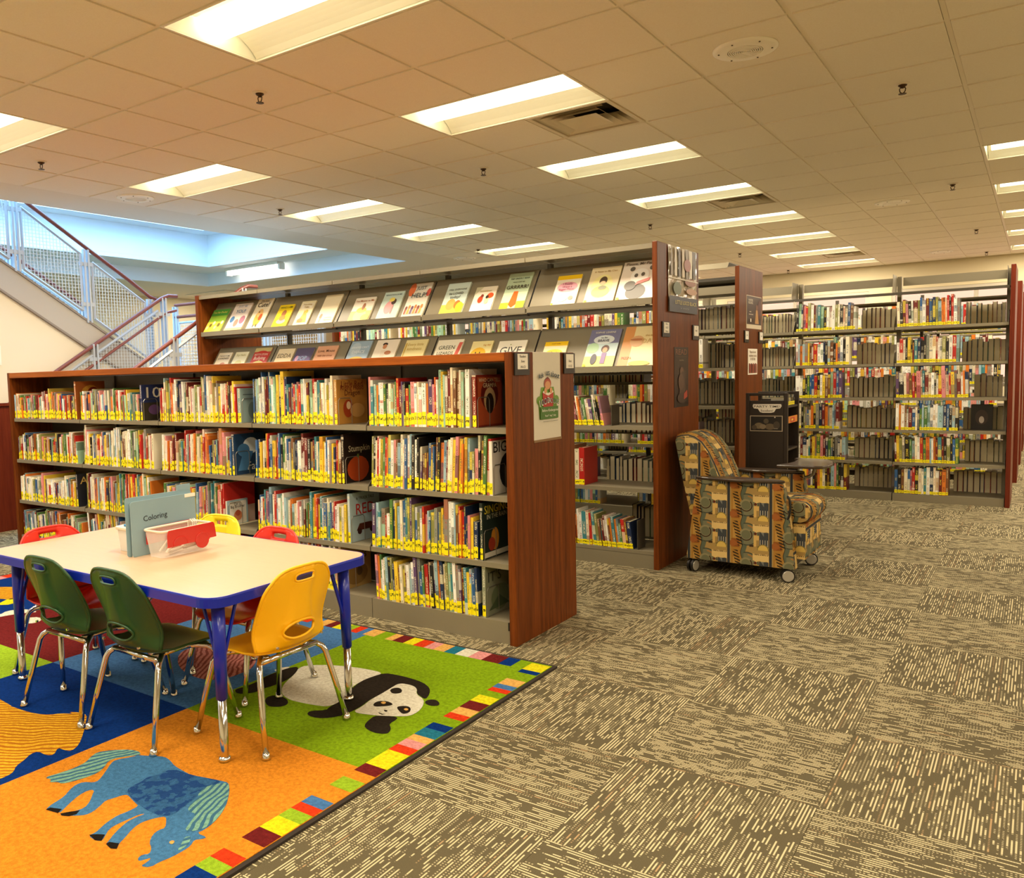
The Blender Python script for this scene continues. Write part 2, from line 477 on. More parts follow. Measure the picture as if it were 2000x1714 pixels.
# ---- atrium shaft, three steps up to the skylight
ATR = M('atrium_paint', '#eef2f4', .7)
def shaft(name, x, y, z0, z1, t=.12):
    b = MB(); b.box(x-t, -3.5, z0, x, y+t, z1); b.box(x, y, z0, -7.8+.0, y+t, z1)
    return struct(b.build(name, ATR))
shaft('wall_atrium_lower', -12.425, 10.015, 3.046, 3.269)
b = MB(); b.box(-12.56, -3.5, 3.27, -11.65, 10.15, 3.33); b.box(-11.65, 9.40, 3.27, -7.8, 10.15, 3.33); struct(b.build('trim_atrium_soffit', ATR))
shaft('wall_atrium_middle', -11.65, 9.40, 3.331, 3.80)
b = MB(); b.box(-11.77, -3.5, 3.80, -11.30, 9.52, 3.86); b.box(-11.30, 9.05, 3.80, -7.8, 9.52, 3.86); struct(b.build('trim_atrium_ledge', ATR))
shaft('wall_atrium_upper', -11.30, 9.05, 3.861, 5.6)
struct(box('wall_atrium_near', ATR, (-7.8, -3.5, 3.30, -7.68, 10.03, 5.6)))
struct(box('wall_atrium_front', ATR, (-12.5, -3.6, 3.30, -7.7, -3.5, 5.6)))

# ---- walls
struct(box('wall_right', CREAM, (7.0, -3.6, -.1, 7.1, 16.75, CEIL+.3)))
struct(box('wall_front', CREAM, (-14.7, -3.7, -.1, 7.1, -3.6, CEIL+.3)))
struct(box('wall_far_left', CREAM, (-14.7, -3.6, -.1, -14.6, 16.75, CEIL+.3)))
b = MB(); b.box(-14.6, 16.65, -.1, 7.0, 16.8, .9); b.box(-14.6, 16.65, 2.60, 7.0, 16.8, CEIL+.3)
wins = [(-13.6+2.86*k, -13.6+2.86*k+2.5) for k in range(7)]
xs = [-14.6]
for a, c in wins: xs += [a, c]
xs.append(7.0)
for a, c in zip(xs[0::2], xs[1::2]): b.box(a, 16.65, .9, c, 16.8, 2.60)
struct(b.build('wall_back', CREAM))
GLASSM, gt_, gb_ = new_mat('window_glass')
# pane tint added to dim the blue sky to neutral, with a faint reflection
tr_ = gt_.nodes.new('ShaderNodeBsdfTransparent'); tr_.inputs[0].default_value = (.62, .34, .22, 1)
mx_ = gt_.nodes.new('ShaderNodeMixShader'); mx_.inputs[0].default_value = .05
gb_.inputs['Roughness'].default_value = .02; gb_.inputs['Base Color'].default_value = (.2, .2, .2, 1)
gt_.links.new(tr_.outputs[0], mx_.inputs[1]); gt_.links.new(gb_.outputs[0], mx_.inputs[2]); gt_.links.new(mx_.outputs[0], gt_.nodes['Material Output'].inputs['Surface'])
FRAME = M('window_frame', '#cfc7b6', .5)
for k, (a, c) in enumerate(wins):
    f = MB()
    f.box(a, 16.66, .9, c, 16.74, .96); f.box(a, 16.66, 2.54, c, 16.74, 2.60); f.box(a, 16.66, .96, a+.06, 16.74, 2.54); f.box(c-.06, 16.66, .96, c, 16.74, 2.54)
    f.box((a+c)/2-.03, 16.66, .96, (a+c)/2+.03, 16.74, 2.54)
    w = struct(f.build('window_%d' % (k+1), FRAME))
    box('pane', GLASSM, (a+.06, 16.695, .96, (a+c)/2-.03, 16.70, 2.54), w); box('pane', GLASSM, ((a+c)/2+.03, 16.695, .96, c-.06, 16.70, 2.54), w)
struct(box('baseboard_back', M('dark_base', '#3b3024', .6), (-14.6, 16.62, 0, 7.0, 16.65, .1)))
# white wall under the stairs, and the half-height wooden wall in front of it
struct(MB().prism([(-3.4, 0), (5.75, 0), (5.75, 1.28), (5.45, 1.42), (4.12, 2.27), (2.72, 3.04), (-3.4, 3.04)], 0, -8.40, -8.27).build('wall_left', M('stair_wall', '#efe4cc', .8)))
pw = thing('partition', 'half-height reddish wood partition behind the low bookcase, against the white stair wall', 'partition', (-7.7, 2.6, 0))
box('panel', WOOD_DK, (-7.76, 1.2, .0, -7.66, 4.09, 1.15), pw); box('cap', WOOD_DK, (-7.78, 1.18, 1.15, -7.64, 4.09, 1.175), pw)
tag(box('wall_plate', CARD, (-8.27, 4.00, 1.535, -8.262, 4.095, 1.725)), 'beige blank plate high on the white stair wall', 'plate')

# ---- ceiling fittings
def light_proto():
    t = thing('ceiling_light', '', 'ceiling light', (0, 0, CEIL))
    w, d = 1.219, .6096
    fr = MB()
    for a in ((0, 0, w, .014), (0, d-.014, w, d), (0, .014, .014, d-.014), (w-.014, .014, w, d-.014)): fr.box(a[0], a[1], -.010, a[2], a[3], .0)
    fr.build('frame', M('fixture_white', '#f0e9d8', .4), t, local=True)
    h = MB(); i = .013                                          # pan open below
    for q in ([(i, i), (w-i, i)], [(w-i, i), (w-i, d-i)], [(w-i, d-i), (i, d-i)], [(i, d-i), (i, i)]):
        (x0, y0), (x1, y1) = q; h.face([(x0, y0, 0), (x0, y0, .12), (x1, y1, .12), (x1, y1, 0)])
    h.face([(i, i, .12), (i, d-i, .12), (w-i, d-i, .12), (w-i, i, .12)])
    h.build('housing', M('fixture_enamel', '#f6f2e6', .35), t, local=True)
    for s in (-1, 1):
        r = MB(); n = 8; pts = []
        for k in range(n+1):
            a = k/n; pts.append((d/2+s*(.10+(d/2-.016-.10)*a), .095*math.sin((1-a)*PI/2)**.8 if a < 1 else 0.))
        for (y0, z0), (y1, z1) in zip(pts, pts[1:]): r.face([(.02, y0, z0), (.02, y1, z1), (w-.02, y1, z1), (w-.02, y0, z0)][::s])
        r.build('reflector', MATS['fixture_enamel'], t, smooth=True, local=True)
    df = MB(); n = 10; r_ = .098; prof = [(d/2+r_*math.cos(PI+PI*k/n), .098+.088*math.sin(PI+PI*k/n)) for k in range(n+1)]
    for (y0, z0), (y1, z1) in zip(prof, prof[1:]): df.face([(.05, y0, z0), (.05, y1, z1), (w-.05, y1, z1), (w-.05, y0, z0)][::-1])
    for x in (.05, w-.05): df.face([(x, y, z) for y, z in prof])
    df.build('diffuser', LIT, t, smooth=True, local=True)
    lo_ = bpy.data.objects.new('fluorescent_tubes', TUBES); C.objects.link(lo_); lo_.parent = t; lo_.location = (w/2, d/2, -.006)
    return t
proto = light_proto()
NAMED = {0: 'nearest', 1: 'second', 2: 'third', 3: 'fourth', 4: 'fifth', 5: 'sixth', 6: 'seventh', 7: 'eighth', -1: 'added just behind the viewer', -2: 'added hindmost'}
for n, (x, y) in enumerate(LIGHTS):
    o = proto if n == 0 else copy_tree(proto)
    o.location = (x, y, CEIL); k = round((y-TY0)/(3*TP))
    row = 'the middle row over the bookcases' if abs(x+3.4737) < .1 else ('the row beside the atrium opening' if x < -4 else 'the row over the open carpet aisle' if x < 1 else 'the rightmost row added out of view')
    tag(o, 'recessed ceiling light, %s in %s' % (NAMED[k], row), 'ceiling light', 'recessed ceiling lights')
# two lights in the far ceiling beyond the stairs
for n, (x, y) in enumerate(((-13.9, 10.6), (-11.2, 12.4))):
    o = copy_tree(proto); o.location = (x, y, CEIL-.01)
    tag(o, ['recessed light far behind the stair railing, low over the mesh', 'recessed light in the far ceiling beyond the atrium'][n], 'ceiling light', 'recessed ceiling lights')

SPK = M('speaker_enamel', '#fbf6ea', .4)
def speaker_proto():
    t = thing('ceiling_speaker', '', 'speaker', (0, 0, CEIL-.009)); r = MB()
    r.lathe([(.168, 0), (.166, -.006), (.15, -.012), (.10, -.016), (.095, -.015), (.095, -.006)], 0, 0, 32); r.build('rim', SPK, t, smooth=True, local=True)
    g_ = MB(); g_.lathe([(.0, -.011), (.095, -.010)], 0, 0, 32); g_.build('backing', M('grille_dark', '#5a5040', .7), t, local=True)
    for k in range(9):
        q = .01+.0105*k; g2 = MB(); g2.lathe([(q-.0032, -.011), (q-.0032, -.016), (q+.0032, -.016), (q+.0032, -.011)], 0, 0, 32); g2.build('grille_ring', SPK, t, local=True)
    for k in range(6):
        a = k*PI/3+.3; g2 = MB(); g2.lathe([(.005, -.012), (.005, -.0165), (0, -.017)], .135*math.cos(a), .135*math.sin(a), 8); g2.build('screw', MATS['grille_dark'], t, local=True)
    return t
sp = speaker_proto()
for n, (x, y, lb) in enumerate(((-1.33, 4.72, 'large round grille nearest, over the open carpet'), (-6.84, 4.72, 'round grille beside the stairs and atrium edge'), (-1.33, 10.17, 'round grille over the back bookcase aisle'), (-6.97, 10.35, 'round grille above the far end of the tall bookcase'), (-1.31, 15.3, 'round grille farthest away, by the back wall'))):
    o = sp if n == 0 else copy_tree(sp); o.location = (x, y, CEIL-.009); tag(o, 'white ceiling speaker, '+lb, 'speaker', 'ceiling speakers')

def sprinkler_proto():
    t = thing('sprinkler_head', '', 'sprinkler', (0, 0, CEIL-.009)); D = M('bronze_fitting', '#4a3420', .4, .6)
    MB().lathe([(.042, 0), (.040, -.004), (.026, -.007), (.018, -.007)], 0, 0, 20).build('escutcheon', M('escutcheon_white', '#eadfca', .4), t, smooth=True, local=True)
    MB().lathe([(.026, -.0071), (.024, -.012), (.010, -.022), (.008, -.026)], 0, 0, 14).build('body', D, t, smooth=True, local=True)
    for s in (-1, 1): MB().tube([(s*.009, 0, -.018), (s*.017, 0, -.030), (s*.014, 0, -.045), (s*.004, 0, -.056)], .0032, 6).build('frame_arm', D, t, local=True)
    MB().lathe([(.004, -.054), (.023, -.058), (.023, -.0605), (.004, -.062)], 0, 0, 12).build('deflector', D, t, local=True)
    return t
pr_ = sprinkler_proto()
SPR = [(-3.815, 3.519, 'beside the big light over the table'), (-6.241, 3.494, 'above the stair railing'), (-3.807, 5.964, 'over the gap before the tall bookcase'), (-6.26, 5.983, 'near the atrium edge'),
       (-.731, 5.941, 'nearest one over the open carpet'), (-.734, 9.564, 'second one over the open carpet'), (-3.79, 9.58, 'above the tall end panel poster'), (-.728, 13.08, 'third one over the open carpet'),
       (-3.737, 16.0, 'against the back wall behind the third bookcase'), (-6.337, 9.752, 'over the far part of the tall bookcase'), (-3.738, 13.02, 'behind the top of the tall bookcase'), (-.742, 15.91, 'farthest one over the open carpet')]
for n, (x, y, lb) in enumerate(SPR):
    o = pr_ if n == 0 else copy_tree(pr_); o.location = (x, y, CEIL-.009); tag(o, 'bronze sprinkler head in a white ring, '+lb, 'sprinkler', 'ceiling sprinklers')

def vent_proto():
    t = thing('ceiling_vent', '', 'vent', (0, 0, CEIL)); V_ = M('vent_enamel', '#dccfb4', .5); d = .6096
    fr = MB()
    for a in ((0, 0, d, .03), (0, d-.03, d, d), (0, .03, .03, d-.03), (d-.03, .03, d, d-.03)): fr.box(a[0], a[1], -.012, a[2], a[3], 0)
    fr.build('frame', V_, t, local=True)
    def ring(a0, z0, a1, z1):
        r = MB(); c = d/2; P0 = [(c+sx*a0, c+sy*a0, z0) for sx, sy in ((-1, -1), (1, -1), (1, 1), (-1, 1))]; P1 = [(c+sx*a1, c+sy*a1, z1) for sx, sy in ((-1, -1), (1, -1), (1, 1), (-1, 1))]
        for i in range(4): r.face([P0[i], P0[(i+1) % 4], P1[(i+1) % 4], P1[i]])
        return r
    ring(.275, 0, .20, .07).build('louver', V_, t, local=True); ring(.235, -.012, .15, .05).build('louver', V_, t, local=True); ring(.19, -.016, .10, .045).build('louver', V_, t, local=True)
    cn = ring(.14, -.020, .03, .02); cn.face([(d/2+sx*.03, d/2+sy*.03, .02) for sx, sy in ((-1, -1), (1, -1), (1, 1), (-1, 1))]); cn.build('cone', V_, t, local=True)
    MB().box(.03, .03, .10, d-.03, d-.03, .11).build('duct_mouth', M('duct_dark', '#4a4234', .8), t, local=True)
    return t
vp = vent_proto()
for n, (x, y) in enumerate(VENTS):
    o = vp if n == 0 else copy_tree(vp); o.location = (x, y, CEIL)
    tag(o, 'square louvered air diffuser in the ceiling, '+['nearest, beside the second light', 'middle one, beside the fourth light', 'farthest, near the back wall'][n], 'vent', 'ceiling vents')
# strip light under the atrium ledge
sl = thing('strip_light', 'white tubular strip light mounted under the ledge in the blue atrium', 'light', (-10.9, 9.8, 3.27))
MB().box(-11.6, 9.72, 3.22, -10.3, 9.88, 3.27).build('housing', M('fixture_white'), sl)
MB().tube([(-11.58, 9.80, 3.19), (-10.32, 9.80, 3.19)], .045, 12).build('lit_tube', lamp_mat('lit_tube', (1, .97, .9), 6), sl)
for x in (-11.6, -10.28): MB().box(x-.02, 9.74, 3.14, x+.02, 9.86, 3.24).build('end_cap', M('fixture_white'), sl)
# ================================================================ books
PAL = [('cream', '#efe3c4', 15), ('white', '#f4f0e4', 17), ('yellow', '#ecc73a', 8), ('orange', '#dd7a2a', 7), ('red', '#b82a22', 9), ('maroon', '#6e2420', 5), ('pink', '#dd8f8e', 5),
       ('teal', '#3f7f86', 6), ('pale blue', '#9dbcc4', 7), ('blue', '#355f92', 6), ('navy', '#22304f', 5), ('green', '#4f7a3c', 7), ('olive', '#87864a', 6), ('brown', '#7a5030', 6), ('grey', '#8f8c80', 5), ('black', '#24211e', 5), ('mint', '#a9cfae', 4), ('purple', '#5d4468', 3)]
PAL2 = [(n, c, w) for n, c, w in PAL]                                # nonfiction: darker mix
W_NF = {'white': 13, 'cream': 13, 'black': 11, 'brown': 10, 'maroon': 8, 'grey': 9, 'navy': 6, 'yellow': 4, 'orange': 4, 'green': 3, 'teal': 3, 'mint': 1, 'pink': 2, 'red': 7}
DARK = {'red', 'maroon', 'teal', 'blue', 'navy', 'green', 'brown', 'black', 'purple', 'olive'}
def pick(r, nf=False):
    ws = [W_NF.get(n, w) if nf else w for n, c, w in PAL]
    k = r.choices(range(len(PAL)), ws)[0]; n, c, _ = PAL[k]
    v = r.uniform(.92, 1.2); col = tuple(min(1, x*v) for x in lin(c))
    ink = lin(r.choice(['#f6f0dc', '#f3e9c0', '#f0d84a'])) if n in DARK else lin(r.choice(['#2c2620', '#8a2420', '#274a6c', '#4c6a34', '#b8541e', '#c08a2e']))
    return n, col, ink

def add_box_uv(mb, P, x0, x1, y0, y1, z0, z1, col, ink, seed, m=0, faces='all', pagetop=False):
    """axis box passed through P (lean); spine face -Y gets the lettering coordinates"""
    q = [P(x, y, z) for x, y, z in ((x0, y0, z0), (x1, y0, z0), (x1, y1, z0), (x0, y1, z0), (x0, y0, z1), (x1, y0, z1), (x1, y1, z1), (x0, y1, z1))]
    h = z1-z0; a = [(0, seed), (1, seed), (1, seed+h), (0, seed+h)]; s = [(5, seed), (5.3, seed), (5.3, seed+h), (5, seed+h)]
    mb.face([q[0], q[1], q[5], q[4]], m, col, ink, a)
    mb.face([q[1], q[2], q[6], q[5]], m, col, ink, s); mb.face([q[3], q[0], q[4], q[7]], m, col, ink, s)
    mb.face([q[4], q[5], q[6], q[7]], 1 if pagetop else m, col, ink)
    if faces == 'all': mb.face([q[2], q[3], q[7], q[6]], m, col, ink, s); mb.face([q[3], q[2], q[1], q[0]], m, col, ink)

def label_box(mb, P, t, z0, z1):
    e = .0007; x0, x1, y0, y1 = .0004, t-.0004, -e, .022
    q = [P(x, y, z) for x, y, z in ((x0, y0, z0), (x1, y0, z0), (x1, y1, z0), (x0, y1, z0), (x0, y0, z1), (x1, y0, z1), (x1, y1, z1), (x0, y1, z1))]
    a = [(0, 0), (1, 0), (1, 1), (0, 1)]; w = [(9, 9)]*4; sd = rnd.randint(1, 90); a = [(u, v+sd) for u, v in a]
    mb.face([q[0], q[1], q[5], q[4]], 0, None, None, a); mb.face([q[1], q[2], q[6], q[5]], 0, None, None, w); mb.face([q[3], q[0], q[4], q[7]], 0, None, None, w)
    mb.face([q[4], q[5], q[6], q[7]], 0, None, None, w)

class Mass:
    """books joined into one mesh: past the limit, or too small to pick apart"""
    def __init__(s): s.b = MB()
    def done(s, name, parent=None):
        mb = s.b
        o = mb.build(name, [BOOK, PAGE, LABEL], parent); return tag(o, kind='stuff')

def spine_book(kind, cat, x, y, z, t, h, d, lean, col, ink, lab, label, group, seed):
    """a hardback as an object: cover with paper block and yellow spine label as its parts"""
    P = lambda a, b, c: (a+lean*c, b, c)
    bt = min(.0025, t*.22); mb = MB()
    add_box_uv(mb, P, 0, t, 0, .002, 0, h, col, ink, seed)
    add_box_uv(mb, P, 0, bt, .002, d, 0, h, col, ink, seed); add_box_uv(mb, P, t-bt, t, .002, d, 0, h, col, ink, seed)
    o = mb.build(kind, BOOK, None, local=True); o.location = (x, y, z)
    tag(o, label, cat, group)
    pg = MB(); q = [P(a, b, c) for a, b, c in ((bt, .002, .003), (t-bt, .002, .003), (t-bt, d-.004, .003), (bt, d-.004, .003), (bt, .002, h-.004), (t-bt, .002, h-.004), (t-bt, d-.004, h-.004), (bt, d-.004, h-.004))]
    for f in ((4, 5, 6, 7), (2, 3, 7, 6), (3, 2, 1, 0)): pg.face([q[i] for i in f])
    pg.build('page_block', PAGE, o, local=True)
    if lab:
        lb = MB(); z0 = rnd.uniform(.002, .014) if lab > .05 else .004; label_box(lb, P, t, z0, z0+lab-.004); lb.build('spine_label', LABEL, o, local=True)
    return o
def mass_book(M_, x, y, z, t, h, d, lean, col, ink, lab, seed):
    P = lambda a, b, c: (x+a+lean*c, y+b, z+c)
    add_box_uv(M_.b, P, 0, t, 0, d, 0, h, col, ink, seed, 0, 'some', True)
    if lab:
        n = len(M_.b.m); z0 = rnd.uniform(.002, .014) if lab > .05 else .004; label_box(M_.b, P, t, z0, z0+lab-.004)
        for i in range(n, len(M_.b.m)): M_.b.m[i] = 2
def fore_book(kind, cat, x, y, z, t, h, d, col, label, group, mass=None):
    """a book standing with its page edges to the viewer: boards proud of the paper"""
    bt = min(.003, t*.16)
    if mass is not None:
        P = lambda a, b, c: (x+a, y+b, z+c); mb = mass.b
        for a0, a1, y0, y1, h1, m in ((0, bt, 0, d, h, 0), (t-bt, t, 0, d, h, 0), (bt, t-bt, .005, d, h-.004, 1)): add_box_uv(mb, P, a0, a1, y0, y1, 0, h1, col, (0, 0, 0), 0, m, 'some')
        return
    P = lambda a, b, c: (a, b, c); mb = MB()
    add_box_uv(mb, P, 0, bt, 0, d, 0, h, col, (0, 0, 0), 0); add_box_uv(mb, P, t-bt, t, 0, d, 0, h, col, (0, 0, 0), 0); add_box_uv(mb, P, bt, t-bt, d-.002, d, 0, h, col, (0, 0, 0), 0)
    o = mb.build(kind, BOOK, None, local=True); o.location = (x, y, z); tag(o, label, cat, group)
    MB().box(bt, .005, .002, t-bt, d-.002, h-.004).build('page_block', PAGE, o, local=True)

def row_of_books(r, x0, x1, y, z, hmin, hmax, tmin, tmax, dmin, dmax, lean0, emit, lab=True, nf=False, gap=.02):
    """fills x0..x1 with standing books in short runs of like height; EMIT makes each"""
    x = x0; n = 0; base = r.uniform(hmin, hmax); lean = lean0
    while True:
        if r.random() < .18: base = r.uniform(hmin, hmax)
        if r.random() < .10: lean = lean0*r.uniform(.3, 1.3)
        t = r.uniform(tmin, tmax)*(1.5 if r.random() < .1 else 1)
        if x+t > x1: break
        h = min(hmax+.012, max(hmin*.85, base+r.gauss(0, .014))); d = r.uniform(dmin, dmax); n += 1
        nm, col, ink = pick(r, nf)
        emit(n, x, y+abs(r.gauss(0, .007)), z, t, h, d, lean, nm, col, ink, r)
        x += t+r.uniform(.0004, .0016)
    return n, x

# ================================================================ bookcases
def lip_shelf(name, x0, x1, yf, yb, z, parent, back=False, mat=SHELF):
    """steel shelf board with a turned-down front edge; top face at z"""
    mb = MB(); s = -1 if back else 1
    mb.prism([(yf, z), (yb, z), (yb, z-.004), (yf+s*.012, z-.004), (yf+s*.012, z-.026), (yf, z-.026)], 0, x0, x1)
    return mb.build(name, mat, parent)

# ---- the low bookcase with the picture books
LX = [-6.762, -5.80, -4.84, -3.90, -2.975, -2.08]; LY = 3.42
low = thing('low_bookcase', 'low cherry wood and grey steel bookcase full of picture books with yellow labels', 'bookcase', (-4.5, 3.73, 0))
box('end_panel', WOOD, (-2.078, 3.405, 0, -2.036, 4.05, 1.437), low, .003)
box('end_panel', WOOD, (-6.80, 3.405, 0, -6.765, 4.05, 1.437), low, .003)
box('top', WOODX, (-6.765, 3.405, 1.393, -2.078, 4.05, 1.436), low, .003)
LZ = [1.068, .734, .400, .110]
for a, b_ in zip(LX[:-1], LX[1:]):
    a2, b2 = a, b_
    for z in LZ[:-1]:
        lip_shelf('shelf', a2+.004, b2-.004, LY, 3.72, z, low); lip_shelf('shelf', a2+.004, b2-.004, 4.04, 3.745, z, low, True)
    MB().prism([(LY, 0), (LY, .110), (3.72, .110), (3.72, .104), (LY+.01, .104), (LY+.01, 0)], 0, a2+.002, b2-.002).build('base_plate', SHELF, low)
    box('back_panel', SHELF_DK, (a2+.02, 3.729, .11, b2-.02, 3.735, 1.39), low)  # assumed divider, coloured dark for the shade behind the books
for i, x in enumerate(LX):
    if 0 < i < 5: box('upright', SHELF_DK, (x-.016, 3.715, 0, x+.016, 3.75, 1.39), low)
    if i > 0:
        for z in LZ[:-1]:
            MB().prism([(LY+.004, z-.025), (LY+.004, z+.006), (LY+.09, z+.10), (3.715, z+.135), (3.715, z-.025)], 0, x-.0035-(.003 if i == 5 else 0), x-.001-(.003 if i == 5 else 0)).build('shelf_bracket', SHELF_DK, low)
box('foot_clip', BLACK, (-2.092, 3.415, .07, -2.079, 3.425, .11), low)
ENDS = {0: [-2.277, -2.186, -2.249, -2.243], 1: [-3.211, -3.17, -3.138, -3.222], 2: [-4.03, -4.102, -4.187, -4.1], 3: [-5.039, -4.907, -4.949, -4.95], 4: [-5.862, -5.844, -5.914, -5.834]}
ROWN = ['top', 'second', 'third', 'bottom']
BAYN = ['bay beside the poster', 'second bay from poster', 'third bay', 'fourth bay', 'last bay']
PB_LEFT = [300]; lowmass = Mass()
order = [(0, 0), (0, 1), (0, 2), (0, 3), (1, 0), (1, 1), (1, 2), (1, 3), (2, 0), (2, 1), (2, 2), (2, 3), (3, 0), (3, 1), (3, 2), (3, 3), (4, 0), (4, 1), (4, 2), (4, 3)]
for bay, row in order:
    r = random.Random(1000+bay*10+row)
    x0 = LX[4-bay]+.010 if bay < 4 else -6.75
    lean = [.02, .05, .04, -.06][row]*r.choice([1, .6]); z = LZ[row]; topz = (LZ[row-1]-.03 if row else 1.385)-z
    hmin, hmax = (.20, .285) if row else (.225, .30)
    if bay == 4: hmin, hmax = .17, .225
    if bay == 3 and row == 0: hmin, hmax = .17, .22
    x1 = ENDS[bay][row]-.012
    if lean < 0: x0 += .02
    def emit(n, x, y, z_, t, h, d, le, nm, col, ink, rr):
        seed = rr.random()*40
        if PB_LEFT[0] > 0:
            PB_LEFT[0] -= 1
            size = 'slim' if t < .009 else ('thick' if t > .015 else 'tall' if h > (hmin+hmax)/2 else 'short')
            spine_book('picture_book', 'book', x, y, z_, t, h, d, le, col, ink, rr.uniform(.048, .072) if rr.random() < .93 else 0, '%s %s picture book, %s along %s shelf, %s' % (size, nm, ordinal(n), ROWN[row], BAYN[bay]), 'picture books on the low bookcase', seed)
        else: mass_book(lowmass, x, y, z_, t, h, d, le, col, ink, rr.uniform(.048, .072) if rr.random() < .93 else 0, seed)
    row_of_books(r, x0, x1, LY+.006, z, hmin, hmax, .0085, .0185, .20, .27, lean, emit)
tag(lowmass.done('picture_book_rows'), 'hundreds of picture books with yellow labels on the far bays of the low bookcase', 'books')

# big books that close a row, cover towards the poster end, with a wire bookend in front
def end_book(x, y, z, t, h, d, bg, items, label, lab=True):
    P = lambda a, b, c: (a, b, c); mb = MB(); c = lin(bg); bt = .003
    add_box_uv(mb, P, 0, t, 0, .002, 0, h, c, lin('#f2e8cc'), 3.3); add_box_uv(mb, P, 0, bt, .002, d, 0, h, c, c, 0); add_box_uv(mb, P, t-bt, t, .002, d, 0, h, c, c, 0)
    o = mb.build('picture_book', [BOOK], None, local=True); o.location = (x, y, z); tag(o, label, 'book', 'picture books closing a row')
    MB().box(bt, .002, .003, t-bt, d-.004, h-.004).build('page_block', PAGE, o, local=True)
    draw(MB(), (t, 0, 0), (0, 1, 0), (0, 0, 1), d, h, items).build('cover_print', PRINT, o, local=True)
    if lab: lb = MB(); label_box(lb, P, t, .006, .062); lb.build('spine_label', LABEL, o, local=True)
    return o
def wire_bookend(x, y, z, label, w=.11, h=.15):
    t = thing('wire_bookend', label, 'bookend', (x, y, z), 0, 'wire bookends')
    MB().tube([(0, 0, .003), (0, 0, h-.015), (0, .012, h), (0, w-.012, h), (0, w, h-.015), (0, w, .003)], .002, 6).build('wire_hoop', WIRE, t, local=True)
    MB().box(-.075, 0, 0, 0, w, .002).build('base_tongue', WIRE, t, local=True)
